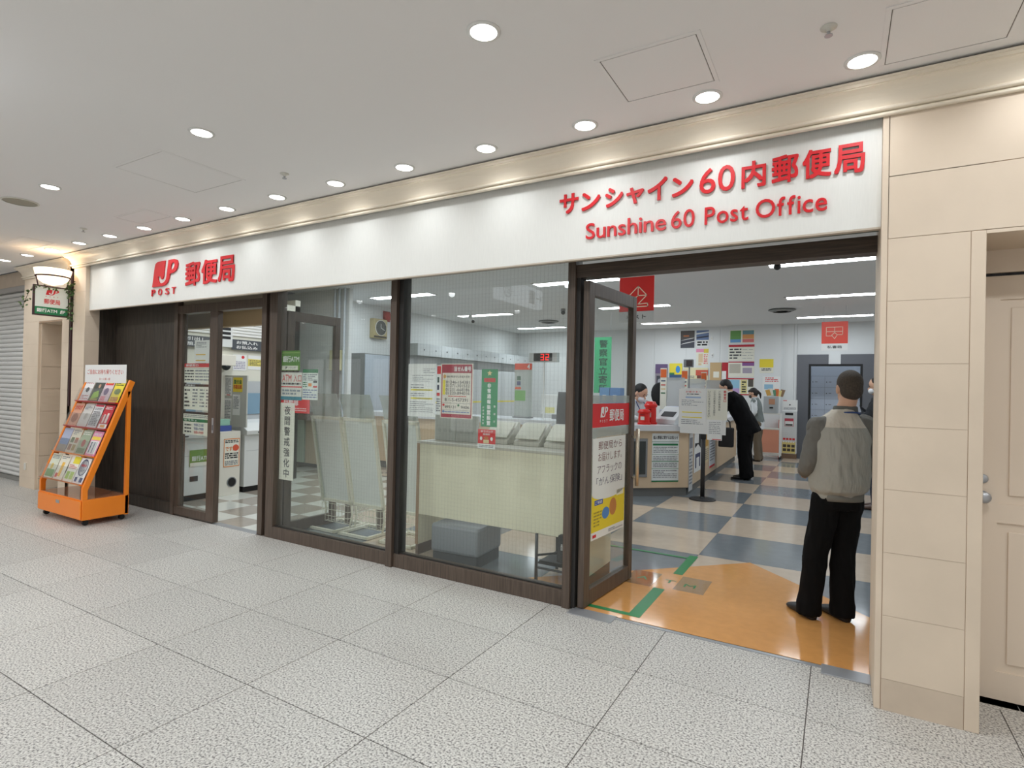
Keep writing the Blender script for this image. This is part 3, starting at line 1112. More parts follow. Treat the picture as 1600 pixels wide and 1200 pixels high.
hs = thing('projecting_sign', 'small white and green JP bank ATM sign hanging below the bowl lamp', 'sign', (LX, 3.06, 2.405))
box('sign_case', BRONZE, hs, -0.03, -0.012, -0.012, 0.0, 0.372, 0.372, bevel=0.003)
hf = fr((0.0015, 0, 0), (0, 1, 0))
PALEG = mat('sign_pale', (226, 230, 222), 0.5)
GRN = mat('sign_green', (28, 122, 74), 0.5)
face_ = rect_mb(MB(), hf, 0.006, 0.10, 0.354, 0.354, 0).build('sign_face', PALEG, hs)
band_ = rect_mb(MB(), hf, 0.006, 0.006, 0.354, 0.10, 0).build('green_band', GRN, hs)
logo('logo_mark', hf, RED, face_, 0.115, 0.255, 0.14, 0.07, 0.001, 0.001)
mb = MB()
for i, c in enumerate('POST'):
    text_mb(mb, hf, c, 0.115 + i * 0.04, 0.228, 0.128 + i * 0.04, 0.243, 0.001, bold=0.01)
mb.build('lettering', RED, face_)
text_mb(MB(), hf, '郵便局', 0.098, 0.140, 0.270, 0.205, 0.001, bold=0.02).build('lettering', RED, face_)
text_mb(MB(), hf, '銀行ATM', 0.025, 0.030, 0.24, 0.080, 0.001, bold=0.03).build('lettering', WHITE, band_)
logo('logo_mark', hf, WHITE, band_, 0.27, 0.03, 0.06, 0.045, 0.001, 0.001)

LEAF = mat('ivy_leaf', (78, 104, 56), 0.6, var=0.3, vscale=40)
iv = thing('ivy_garland', 'artificial green ivy trailing round the lamp bracket and sign', 'ivy', (LX, 3.4, 2.5))
rng = random.Random(3)
stem_pts = [(0.02, -0.33, 0.27), (0.03, -0.2, 0.25), (0.03, -0.02, 0.26), (0.03, 0.05, 0.33), (0.04, 0.06, 0.2), (0.03, 0.05, 0.0), (0.02, 0.05, -0.2)]
MB().tube(stem_pts, 0.003, 5).build('vine_stem', mat('vine', (70, 60, 40), 0.7), iv)
stem2 = [(0.02, -0.33, 0.27), (0.02, -0.40, 0.18), (0.02, -0.44, 0.05), (0.01, -0.46, -0.05)]
MB().tube(stem2, 0.003, 5).build('vine_stem', mat('vine', (70, 60, 40), 0.7), iv)
lf = MB()
allp = []
for a, b in list(zip(stem_pts[2:], stem_pts[3:])):
    for k in range(34):
        t_ = rng.random()
        allp.append((Vector(a) * (1 - t_) + Vector(b) * t_ + Vector([rng.uniform(-.05, .05) for _ in range(3)]), 0.032))
for a, b in list(zip(stem_pts[:2], stem_pts[1:3])):
    for k in range(9):
        t_ = rng.random()
        allp.append((Vector(a) * (1 - t_) + Vector(b) * t_ + Vector([rng.uniform(-.02, .02) for _ in range(3)]), 0.022))
for a, b in zip(stem2, stem2[1:]):
    for k in range(10):
        t_ = rng.random()
        allp.append((Vector(a) * (1 - t_) + Vector(b) * t_ + Vector([rng.uniform(-.035, .035) for _ in range(3)]), 0.024))
for p, s in allp:
    d = Vector((rng.uniform(-1, 1), rng.uniform(-1, 1), rng.uniform(-1, .3))).normalized()
    e = d.orthogonal().normalized()
    nrm = d.cross(e)
    lf.add([p, p + d * s * .5 + e * s * .55, p + d * s * 1.3 + nrm * s * .2, p + d * s * .5 - e * s * .55], [(0, 1, 2), (0, 2, 3)])
lf.build('leaves', LEAF, iv, kind='stuff')
box('wall_outlet', OFFW, None, -10.26, 3.525, 0.26, -10.2, 3.54, 0.36, bevel=0.003)
tag(bpy.data.objects['wall_outlet'], 'small grey wall outlet low on the stone pier beside the shutter', 'outlet')

# ---- illuminated floor sign that hangs in the corridor (seen mirrored in the window)
cs = thing('corridor_sign', 'lit white hanging sign with B1 and an arrow mirrored in the window', 'sign', (-4.17, 0.35, 2.86))
box('light_box', mat('sign_lit', (232, 238, 245), 0.5, emit=2.2), cs, -0.06, -0.65, 0.0, 0.06, 0.65, 0.30, bevel=0.01)
SGREY = mat('sign_grey', (110, 116, 120), 0.6)
f1 = fr((0.0615, 0, 0), (0, 1, 0))
ring_o = [(.5 + .5 * math.cos(k * math.pi / 16), .5 + .5 * math.sin(k * math.pi / 16)) for k in range(32)]
ring_i = [(.5 + .42 * math.cos(k * math.pi / 16), .5 + .42 * math.sin(k * math.pi / 16)) for k in range(32)]
curve_shape('ring_mark', [ring_o, ring_i], f1, SGREY, cs, 0.002, 0.25, 0.22, 0.32, 0.04)
text_mb(MB(), f1, 'B1', 0.37, 0.09, 0.52, 0.21, 0.001, bold=0.02).build('lettering', SGREY, cs)
rect_mb(MB(), f1, -0.38, 0.05, -0.2, 0.25, 0.001).build('picture_block', mat('sign_picture', (176, 160, 150), 0.6), cs)
arrow = [(-.62, .15), (-.54, .22), (-.53, .205), (-.585, .16), (-.44, .16), (-.44, .14), (-.585, .14), (-.53, .095), (-.54, .08)]
poly_mb(MB(), f1, arrow, 0.001).build('arrow_mark', SGREY, cs)
for y in (-0.5, 0.5):
    MB().cyl((0, y, 0.30), (0, y, CEIL_Z - 2.86), 0.008, n=8).build('hanger_rod', STEEL, cs)

# ---- orange brochure rack
RK = (-7.57, 3.17, 0.0)
rk = thing('brochure_rack', 'bright orange steel brochure rack on casters with a drawer base', 'brochure rack', RK)
XW = 0.53
for s in (-1, 1):
    x = s * (XW - 0.02)
    pr_ = [(-0.235, 0.285), (-0.235, 0.41), (0.21, 1.60), (0.262, 1.575), (-0.185, 0.385), (-0.185, 0.285)]
    MB().prism(pr_, 'x', x - 0.02, x + 0.02).build('side_rail', ORANGE, rk, bevel=0.003)
    box('rear_post', ORANGE, rk, x - 0.02, 0.185, 0.06, x + 0.02, 0.225, 1.47, bevel=0.003)
drw_ = box('drawer_base', ORANGE, rk, -XW, -0.235, 0.065, XW, 0.225, 0.285, bevel=0.006)
box('base_front', ORANGE, drw_, -XW + 0.01, -0.25, 0.075, XW - 0.01, -0.236, 0.275, bevel=0.008)
box('name_plate', STEEL, drw_, -0.05, -0.2535, 0.20, 0.03, -0.25, 0.235)
box('base_cover', ACRYL, rk, -XW + 0.02, -0.23, 0.286, XW - 0.02, 0.22, 0.290)
for sx in (-1, 1):
    for sy in (-1, 1):
        c = MB()
        cx, cy = sx * (XW - 0.06), sy * 0.18
        c.cyl((cx - 0.014, cy, 0.03), (cx + 0.014, cy, 0.03), 0.03, n=14)
        c.box(cx - 0.02, cy - 0.012, 0.03, cx - 0.016, cy + 0.012, 0.066)
        c.box(cx + 0.016, cy - 0.012, 0.03, cx + 0.02, cy + 0.012, 0.066)
        c.build('caster', BLACK, rk)
SL = Vector((0, 0.445, 1.19)).normalized()
NN = Vector((1, 0, 0)).cross(SL)
for row in range(4):
    s0 = 0.02 + row * 0.315
    base = Vector((0, -0.215, 0.41)) + SL * s0
    MB().fbox(base + Vector((-XW + 0.04, 0, 0)), (1, 0, 0), NN, SL, 2 * XW - 0.08, 0.05, 0.012).build('shelf', ORANGE if row < 2 else mat('rack_red', (196, 40, 40), 0.4), rk)
    MB().fbox(base + Vector((-XW + 0.04, 0, 0)) + NN * 0.05, (1, 0, 0), SL, NN, 2 * XW - 0.08, 0.17, 0.003).build('clear_pocket', ACRYL, rk)
    MB().fbox(base + Vector((-XW + 0.04, 0, 0)) - NN * 0.004, (1, 0, 0), SL, NN, 2 * XW - 0.08, 0.03, 0.004).build('back_bar', ORANGE, rk)
top_ = box('topper_board', PAPER, rk, -0.52, 0.195, 1.56, 0.46, 0.20, 1.775)
tf = fr((-0.52, 0.1945, 1.56), (1, 0, 0))
text_mb(MB(), tf, 'ご自由にお持ち帰りください', 0.06, 0.10, 0.92, 0.16, 0.0005, bold=0.01).build('lettering', mat('topper_red', (214, 104, 92), 0.6), top_)
text_mb(MB(), tf, 'お一人様一部', 0.36, 0.03, 0.62, 0.06, 0.0005, bold=0.0).build('lettering', mat('topper_red', (214, 104, 92), 0.6), top_)
for x in (-0.35, 0.3):
    box('topper_stem', STEEL, top_, x - 0.006, 0.20, 1.5, x + 0.006, 0.206, 1.72)

cA = {}


def cm(r, g, b):
    k = 'print_%d_%d_%d' % (r, g, b)
    return mat(k, (r, g, b), 0.6)


BRO = [  # (label, base colour, items) bottom row first, left to right
    [('pale green cover with yellow flowers', (222, 226, 206), [('rect', .05, .05, .95, .35, cm(120, 160, 96)), ('disc', .3, .35, .6, .6, cm(226, 196, 92)), ('lines', .1, .78, .9, .95, INKG, 3)]),
     ('white cover with an orange bottle drawing', (238, 234, 216), [('rect', .35, .12, .65, .7, cm(240, 190, 80)), ('rect2', .1, .08, .35, .25, cm(210, 60, 50)), ('lines', .1, .82, .9, .95, INKG, 2)]),
     ('white cover with a yellow top corner and green boxes', (240, 238, 226), [('rect', .3, .72, 1, 1, cm(236, 220, 60)), ('rect', .1, .1, .45, .4, cm(170, 200, 90)), ('rect', .52, .1, .9, .4, cm(188, 212, 110)), ('lines', .1, .5, .9, .68, cm(200, 60, 60), 3)]),
     ('white cover with a navy ring and red box', (244, 244, 244), [('disc', .08, .3, .92, .96, cm(70, 72, 110)), ('poly', 0, 0, 1, 1, PAPER, [(.5 + .37 * math.cos(k * math.pi / 10), .63 + .29 * math.sin(k * math.pi / 10)) for k in range(20)]), ('text', .22, .66, .78, .76, cm(200, 50, 60), '相談会', .02), ('rect', .1, .06, .35, .24, cm(60, 70, 120)), ('rect', .6, .06, .9, .24, cm(60, 70, 120))])],
    [('lavender landscape cover behind clear plastic', (172, 178, 200), [('rect', 0, .3, 1, .55, cm(120, 140, 176)), ('rect', 0, 0, 1, .3, cm(150, 140, 128))]),
     ('cream cover with small photo grid behind plastic', (206, 202, 184), [('rect', .1, .1, .45, .35, cm(150, 110, 90)), ('rect', .55, .1, .9, .35, cm(160, 140, 90)), ('rect', .1, .42, .45, .64, cm(110, 120, 90)), ('rect', .55, .42, .9, .64, cm(170, 120, 100)), ('lines', .1, .75, .9, .95, INKG, 3)]),
     ('grey green cover with a red flower behind plastic', (160, 172, 146), [('disc', .3, .3, .7, .6, cm(170, 90, 84)), ('rect', .1, .05, .9, .25, cm(110, 126, 92)), ('lines', .1, .78, .9, .95, cm(220, 220, 210), 2)]),
     ('pink cover with yellow band and pens', (232, 150, 186), [('rect', .08, .08, .92, .6, cm(232, 232, 228)), ('rect2', .2, .12, .3, .55, cm(40, 60, 100)), ('rect2', .5, .12, .6, .55, cm(120, 130, 150)), ('rect', .05, .64, .95, .78, cm(240, 212, 80)), ('text', .15, .82, .85, .94, PAPER, 'お知らせ', .02)])],
    [('peach and brown food catalogue cover', (216, 160, 132), [('disc', .15, .15, .85, .55, cm(160, 100, 76)), ('text', .1, .7, .9, .92, cm(200, 50, 50), 'カタログ', .03)]),
     ('pale grey sketch cover', (206, 202, 196), [('disc', .35, .3, .7, .6, cm(180, 172, 164)), ('lines', .12, .74, .88, .92, INKG, 3)]),
     ('white cover crowded with grey drawings', (222, 220, 220), [('rect', .05, .9, .95, .99, cm(200, 60, 80)), ('lines', .1, .08, .9, .7, cm(120, 118, 120), 9, .7), ('lines', .1, .74, .9, .86, INKG, 2)]),
     ('deep red cover with two white figures', (192, 38, 50), [('rect', .1, .02, .95, .2, PAPER), ('rect2', .3, .06, .75, .16, cm(236, 160, 60)), ('rect', .25, .25, .42, .6, cm(224, 206, 200)), ('rect', .55, .25, .75, .66, cm(230, 214, 206)), ('lines', .15, .8, .85, .94, PAPER, 2)])],
    [('white cover with a black cow sketch', (236, 232, 230), [('disc', .3, .4, .7, .62, INK), ('lines', .1, .08, .9, .28, cm(190, 60, 60), 3), ('text', .1, .78, .9, .92, cm(200, 70, 80), 'ふるさと', .01)]),
     ('black cover with a running athlete in green', (58, 62, 56), [('poly', 0, 0, 1, 1, cm(150, 190, 60), [(.1, .1), (.9, .2), (.7, .5), (.2, .4)]), ('disc', .45, .6, .7, .78, cm(190, 150, 120)), ('lines', .1, .05, .9, .14, cm(226, 220, 80), 2), ('text', .1, .86, .6, .95, PAPER, 'スポーツ', .01)]),
     ('red headed cover with purple fruit', (222, 200, 206), [('rect', .08, .74, .92, .98, cm(214, 52, 44)), ('rect2', .2, .82, .8, .92, cm(240, 220, 120)), ('disc', .2, .3, .7, .62, cm(120, 96, 130)), ('rect', .1, .06, .6, .26, cm(220, 140, 150))]),
     ('bright yellow cover with a green vegetable', (236, 216, 50), [('disc', .2, .35, .85, .6, cm(110, 126, 60)), ('lines', .1, .72, .9, .95, cm(60, 80, 40), 3, .6), ('lines', .1, .06, .9, .24, cm(190, 60, 50), 3, .6)])],
]
ROWN = ['bottom', 'third', 'second', 'top']
for row in range(4):
    s0 = 0.035 + row * 0.315
    base = Vector(RK) + Vector((0, -0.215, 0.41)) + SL * s0 + NN * 0.016
    for k in range(4):
        lab, colr, items = BRO[row][k]
        o = base + Vector((-0.475 + k * 0.2385 + random.uniform(-.006, .006), 0, 0))
        f_ = fr(o, (1, 0, 0), SL)
        sheet('brochure', 'brochure in the %s rack row, %s' % (ROWN[row], lab), 'brochure', f_, 0.215, 0.285, items, paper=mat('bro_%d_%d' % (row, k), colr, 0.45), group='brochures in the orange rack', thick=0.004)

# ================================================================== STICKERS AND NOTICES ON THE GLASS
GY = 3.847   # just inside the panes


def gsheet(name, label, x0, z0, x1, z1, items, paper=None, y=GY, cat='notice'):
    return sheet(name, label, cat, fr((x0, y + 0.003, z0), (1, 0, 0)), x1 - x0, z1 - z0, items, paper=paper, thick=0.001)


R_ = cm(214, 44, 48)
G_ = cm(34, 120, 72)
TEAL = cm(62, 132, 150)
YEL = cm(240, 222, 70)
TXT = cm(70, 70, 74)
gsheet('notice_sheet', 'white hours notice with red title band on the sliding door', -6.785, 1.585, -6.222, 1.812,
       [('rect', 0, .8, .95, 1, R_), ('text', .06, .84, .5, .96, PAPER, '郵便窓口', .02), ('lines', .02, .08, .35, .7, TXT, 4), ('lines', .4, .08, .95, .7, cm(150, 150, 156), 4), ('rect', 0, .74, 1, .755, INKG)], PAPERW, 3.846)
gsheet('notice_sheet', 'middle timetable sheet under a black title bar on the sliding door', -6.785, 1.265, -6.222, 1.568,
       [('rect', .0, .9, .95, 1, cm(60, 40, 38)), ('text', .05, .92, .4, .985, PAPER, '貯金窓口', .02), ('lines', .03, .08, .22, .84, TXT, 5), ('lines', .32, .1, .5, .84, INKG, 6), ('lines', .58, .1, .74, .84, INKG, 6), ('lines', .8, .1, .95, .84, INKG, 6)], PAPERW, 3.846)
gsheet('notice_sheet', 'lowest white sheet with green stripe on the sliding door', -6.785, 0.969, -6.222, 1.242,
       [('rect', .0, .9, .95, 1, cm(60, 40, 38)), ('rect', .0, .56, .96, .69, G_), ('text', .05, .59, .5, .67, PAPER, 'ゆうちょ', .02), ('lines', .05, .74, .95, .88, INKG, 2), ('text', .4, .38, .74, .5, cm(80, 86, 150), '9:00-21:00', .01),
        ('text', .4, .22, .74, .34, cm(80, 86, 150), '9:00-19:00', .01), ('text', .4, .06, .74, .18, R_, '9:00-19:00', .01), ('lines', .06, .06, .3, .5, TXT, 3)], PAPERW, 3.846)
gsheet('notice_sheet', 'tall narrow white slip with yellow lines above the door notices', -6.60, 1.735, -6.30, 2.082, [('lines', .12, .75, .8, .95, INKG, 4), ('rect', .1, .5, .75, .54, cm(236, 190, 70)), ('rect', .1, .3, .75, .34, cm(236, 190, 70)), ('lines', .12, .08, .8, .25, INKG, 3)], PAPER, 3.852)
gsheet('sticker', 'square green sticker reading bank ATM on the left window', -5.02, 1.733, -4.738, 1.938,
       [('rect', 0, .26, 1, 1, cm(92, 140, 58)), ('rect2', .02, .88, .98, .9, cm(190, 206, 130)), ('text', .08, .42, .96, .74, PAPER, '銀行ATM', .025), ('rect', .03, .03, .9, .24, PAPERW), ('text', .2, .07, .34, .2, TXT, 'JP', .03), ('text', .4, .09, .8, .19, INKG, 'ゆうちょ銀行', .0)], cm(112, 156, 66))
gsheet('sticker', 'white ATM entrance sticker with red lettering and teal base', -5.02, 1.429, -4.70, 1.713,
       [('text', .06, .66, .50, .92, R_, 'ATM', .0), ('text', .60, .66, .97, .92, R_, '入口', .0), ('lines', .03, .54, .93, .63, TXT, 1, .7), ('rect', 0, .46, 1, .5, R_), ('lines', .08, .17, .94, .4, cm(140, 150, 160), 2, .6), ('rect', 0, 0, 1, .13, TEAL)], cm(222, 220, 212))
gsheet('notice_sheet', 'card logo list with a green heading beside the ATM stickers', -4.691, 1.44, -4.466, 1.747,
       [('rect', .0, .88, 1, 1, G_), ('lines', .04, .62, .3, .85, INKG, 4), ('lines', .36, .62, .95, .85, INKG, 4), ('rect', .38, .44, .6, .54, cm(226, 140, 60)), ('rect', .7, .56, .95, .62, INK), ('rect', .7, .4, .95, .46, R_), ('lines', .05, .05, .95, .36, cm(120, 130, 170), 4), ('lines', .04, .4, .3, .6, G_, 3)], cm(222, 228, 222))
gsheet('sticker', 'red automatic door sticker above the vertical night watch sign', -5.02, 1.30, -4.58, 1.444, [('text', .12, .5, .62, .98, cm(240, 220, 220), '自動扉', .02), ('lines', .1, .12, .9, .4, cm(240, 200, 200), 2)], R_, 3.849)
gsheet('notice_sheet', 'tall white vertical sign in black characters on the left window', -5.02, 0.605, -4.80, 1.40, [('vtext', .24, .02, .78, .97, TXT, '夜間警戒強化中', .012)], PAPERW, 3.8475)
gsheet('notice_sheet', 'plain white letter with two yellow highlighted lines on the right window', -3.305, 1.335, -2.995, 1.797,
       [('lines', .55, .82, .95, .92, INKG, 3, .3), ('lines', .15, .66, .9, .8, INKG, 4, .3), ('rect', .1, .49, .88, .52, YEL), ('rect', .1, .33, .88, .36, YEL), ('lines', .1, .53, .6, .63, INKG, 2, .3), ('lines', .1, .38, .6, .46, INKG, 2, .3), ('lines', .08, .08, .92, .3, INKG, 6, .3),
        ('text', .3, .49, .8, .517, TXT, '午前9時から午後4時', .0), ('text', .3, .33, .8, .357, TXT, '午前9時から午後7時', .0)])
LOTR = cm(168, 34, 60)
gsheet('poster', 'winning numbers poster framed in crimson with rows of digits', -2.945, 1.335, -2.612, 1.797,
       [('rect', 0.03, .83, .97, .985, LOTR), ('text', .42, .86, .94, .95, PAPER, '当せん番号', .03), ('rect', .03, .015, .97, .08, LOTR), ('rect', .03, .08, .055, .83, LOTR), ('rect', .945, .08, .97, .83, LOTR), ('rect', .07, .43, .15, .7, YEL),
        ('text', .2, .74, .9, .785, TXT, '2021年おとしだまハガキ', .01), ('disc', .08, .73, .17, .8, cm(214, 160, 90)),
        ('text', .17, .635, .9, .69, TXT, '01246-154381', .0), ('text', .17, .57, .9, .625, TXT, '01271-301532', .0), ('text', .17, .50, .9, .555, TXT, '01231-668186', .0), ('text', .17, .435, .9, .49, TXT, '01220-894016', .0),
        ('lines', .25, .39, .8, .42, R_, 1), ('text', .14, .31, .86, .37, TXT, '8 1-5-457391', .0), ('rect', .06, .275, .94, .28, INKG), ('text', .15, .185, .48, .235, TXT, '895121', .0), ('text', .65, .185, .9, .235, TXT, '9406', .0), ('disc', .07, .22, .14, .265, R_), ('disc', .54, .22, .6, .265, G_), ('rect', .06, .15, .94, .154, INKG), ('lines', .14, .1, .9, .14, cm(110, 130, 180), 1), ('disc', .07, .1, .13, .145, cm(90, 130, 190))],
       cm(226, 218, 206))
GB = cm(22, 138, 84)
star = [(.5 + (.17 if k % 2 == 0 else .075) * math.cos(math.pi / 2 + k * math.pi / 5), .93 + (.052 if k % 2 == 0 else .023) * math.sin(math.pi / 2 + k * math.pi / 5)) for k in range(10)]
gsheet('sign_plate', 'green vertical emergency alarm plate with a star on the right window', -2.528, 1.283, -2.372, 1.751,
       [('poly', 0, 0, 1, 1, cm(226, 206, 150), star), ('rect', .16, .775, .86, .845, cm(196, 50, 44)), ('vtext', .3, .02, .68, .76, PAPER, '非常通報装置設置', .04), ('vtext', .1, .03, .2, .36, PAPER, '犯罪通報設置', .01), ('vtext', .78, .03, .9, .42, PAPER, '警視庁', .01)], GB)
gsheet('sticker', 'small red sticker with white base below the green alarm plate', -2.552, 1.105, -2.384, 1.261,
       [('rect', 0, .0, 1, .25, PAPER), ('lines', .1, .05, .9, .2, INKG, 2), ('text', .18, .84, .86, .95, PAPER, 'ゆうパック', .02), ('text', .3, .70, .7, .80, PAPER, '取扱所', .02), ('rect', .32, .28, .64, .46, cm(226, 206, 160)), ('disc', .12, .42, .26, .62, PAPER), ('disc', .72, .42, .86, .62, PAPER), ('disc', .36, .48, .62, .64, cm(196, 120, 60))], R_)
gsheet('poster', 'narrow strip of coloured poster showing between letter and numbers poster', -2.99, 1.36, -2.95, 1.785, [('rect', 0, .82, 1, .98, R_), ('rect', .1, .65, .6, .76, cm(40, 70, 60)), ('rect', .1, .5, .6, .6, cm(40, 50, 80)), ('rect', 0, .38, .8, .44, R_), ('lines', 0, .06, 1, .34, INKG, 6)], PAPER, 3.853)

# on the open glass leaf (faces +X side and a little to the front)
LH = Vector((-1.605, 3.815, 0))
LD = Vector((math.cos(LEAF_A), math.sin(LEAF_A), 0))
LN = LD.cross(Vector((0, 0, 1)))


def leaf_sheet(name, label, s0, z0, s1, z1, items, paper=None, cat='notice', off=0.0045):
    return sheet(name, label, cat, fr(LH + LD * s0 + LN * off + Vector((0, 0, z0)), LD), s1 - s0, z1 - z0, items, paper=paper, thick=0.001)


rb = leaf_sheet('door_band', 'red adhesive band with white JP logo across the open glass door', 0.092, 1.315, 0.803, 1.497, [('text', .46, .22, .84, .76, PAPER, '郵便局', .02)], R_)
bf = fr((0, 0, 0), LD)
logo('logo_mark', bf, PAPER, rb, 0.165, 0.075, 0.13, 0.082, 0.0005, 0.0015)
mb = MB()
for i, c in enumerate('POST'):
    text_mb(mb, bf, c, 0.16 + i * 0.037, 0.036, 0.176 + i * 0.037, 0.056, 0.0015, bold=0.01)
mb.build('lettering', PAPER, rb)
FROST = glass_mat('frosted_strip', tint=(0.80, 0.82, 0.80), film=0.35)
leaf_sheet('door_film', 'pale frosted film strip just below the red door band', 0.092, 1.24, 0.803, 1.313, [], FROST)
leaf_sheet('door_film', 'pale frosted film strip just above the red door band', 0.092, 1.499, 0.803, 1.56, [], FROST)
ARC = [(0.0, .36)] + [(.5 - .5 * math.cos(k * math.pi / 12), .36 - .085 * math.sin(k * math.pi / 12)) for k in range(13)] + [(1, 1), (0, 1)]
ylw = cm(236, 212, 46)
leaf_sheet('poster', 'tall white and yellow insurance poster on the open glass door', 0.14, 0.465, 0.735, 1.232,
           [('rect', 0, .075, 1, .46, ylw), ('poly', 0, 0, 1, 1, cm(232, 234, 228), [(0, 1), (0, .46)] + [(.5 - .5 * math.cos(k * math.pi / 12), .45 - .075 * math.sin(k * math.pi / 12)) for k in range(13)] + [(1, 1)]),
            ('text', .16, .88, .88, .965, cm(120, 70, 66), '郵便局から', .0), ('text', .16, .765, .88, .85, cm(120, 70, 66), 'お届けします。', .0), ('text', .14, .64, .88, .725, cm(110, 90, 100), 'アフラックの', .0), ('text', .12, .52, .90, .605, cm(96, 90, 110), '「がん保険」', .0),
            ('rect2', .08, .335, .32, .385, cm(60, 90, 170)), ('text', .1, .345, .3, .375, PAPER, 'ご相談', .01), ('rect2', .74, .37, .96, .43, cm(236, 232, 200)), ('disc', .3, .17, .52, .29, cm(84, 136, 196)), ('disc', .52, .18, .74, .36, cm(200, 132, 66)), ('lines', .06, .12, .3, .28, cm(170, 150, 60), 5), ('lines', .5, .02, .95, .055, INKG, 2), ('rect2', .04, .02, .14, .05, R_)], cm(236, 236, 230), 'poster')

# ================================================================== FLOOR TAPE AT THE ENTRANCE
TAPE = mat('green_tape', (38, 132, 74), 0.35)
ft = thing('floor_tape', 'green tape line laid in a square on the entrance floor', 'floor tape', (-1.2, 4.7, 0.003))
MB().box(-0.035, 0.31, 0, 0.045, 0.955, 0.0008).build('tape_strip', TAPE, ft)
MB().box(-0.08, -0.80, 0, 0.01, -0.13, 0.0008).build('tape_strip', TAPE, ft)
MB().box(-3.2, 0.83, 0, -0.035, 0.87, 0.0008).build('tape_strip', TAPE, ft)
MB().box(-0.48, -0.80, 0, -0.08, -0.75, 0.0008).build('tape_strip', TAPE, ft)
FILM = glass_mat('clear_tape', tint=(0.93, 0.94, 0.93), film=0.02, rough=0.08, boost=1.2)
for k, (dx, dy, s) in enumerate(((-0.33, 0.02, 'A'), (0.08, 0.06, 'A'))):
    MB().box(dx - 0.02, dy - 0.15, 0, dx + 0.22, dy + 0.22, 0.0006).build('clear_cover_film', FILM, ft)
for s, x0, y0 in (('A', -0.29, 0.0), ('T', -0.07, 0.02), ('M', 0.10, 0.0)):
    text_mb(MB(), (Vector((x0, y0, 0.001)), Vector((1, 0, 0)), Vector((0, 1, 0))), s, 0.02, 0.02, 0.11, 0.10, 0.0, bold=0.0).build('letter', TAPE, ft)

# ================================================================== SHOP: FURNITURE BY THE WINDOWS
# ---- four magazine stands seen from behind
STF = mat('stand_enamel', (238, 235, 218), 0.45)
STB = mat('stand_board', (236, 240, 236), 0.35, var=0.02)
stand_labels = ['white magazine stand nearest the cash machine door, seen from behind', 'white magazine stand in the middle of the left window', 'white magazine stand half hidden by the window mullion']
st0 = None
for k, X in enumerate((-4.86, -4.38, -3.80)):
    if st0 is None:
        s = thing('magazine_stand', stand_labels[0], 'magazine stand', (X, 4.27, 0), group='white magazine stands')
        st0 = s
        W = 0.235
        b = MB()
        for a in ((-W + .02, 0.0, W - .02, 0.035), (-W + .02, .43, W - .02, .465), (-W + .02, 0, -W + .055, .465), (W - .055, 0, W - .02, .465)):
            b.box(a[0], a[1], 0.004, a[2], a[3], 0.03)
        b.build('base_frame', STF, s)
        p0, p1 = Vector((0, 0.24, 0.28)), Vector((0, 0.06, 1.25))
        up = (p1 - p0).normalized()
        L = (p1 - p0).length
        nn = Vector((1, 0, 0)).cross(up)
        fm = MB()
        for x in (-W, W - 0.03):
            fm.fbox(p0 + Vector((x, 0, 0)), (1, 0, 0), up, nn, 0.03, L, 0.03)
        for q in (0, L - 0.03):
            fm.fbox(p0 + Vector((-W, 0, 0)) + up * q, (1, 0, 0), up, nn, 2 * W, 0.03, 0.03)
        fm.build('board_frame', STF, s)
        MB().fbox(p0 + Vector((-W + .03, 0, 0)) - nn * 0.0, (1, 0, 0), up, nn, 2 * W - .06, L, 0.008).build('back_board', STB, s)
        for x in (-W + 0.03, W - 0.03):
            MB().tube([(x, 0.24, 0.30), (x, 0.26, 0.16), (x, 0.23, 0.02)], 0.011).build('leg', STF, s, smooth=True)
        hd = MB()
        pts = [Vector((0, 0.06, 1.255)), Vector((0, 0.035, 1.36)), Vector((0, -0.02, 1.50))]
        for a_, b_ in zip(pts, pts[1:]):
            u_ = (b_ - a_)
            hd.fbox(a_ + Vector((-W + .01, 0, 0)), (1, 0, 0), u_.normalized(), Vector((1, 0, 0)).cross(u_.normalized()), 2 * W - .02, u_.length, 0.004)
        hd.build('header_screen', glass_mat('milky_acrylic', tint=(0.86, 0.88, 0.86), film=0.45), s)
        wb_ = MB()
        for z in (0.06, 0.12, 0.19, 0.26):
            wb_.tube([(-W + .03, 0.20, z), (-W + .03, 0.40, z), (W - .03, 0.40, z), (W - .03, 0.20, z), (-W + .03, 0.20, z)], 0.003, 5)
        for i in range(9):
            x = -W + .03 + i * (2 * W - .06) / 8
            wb_.tube([(x, 0.20, 0.27), (x, 0.20, 0.06), (x, 0.40, 0.06), (x, 0.40, 0.27)], 0.0022, 5)
        wb_.build('wire_basket', STF, s)
        fl = MB().box(0.05, 0.30, 0.03, 0.15, 0.32, 0.27)
        fl.build('leaflet_bundle', mat('taupe_leaflet', (128, 116, 106), 0.7), s)
    else:
        copy_tree(st0, (X, 4.27, 0), label=stand_labels[k])

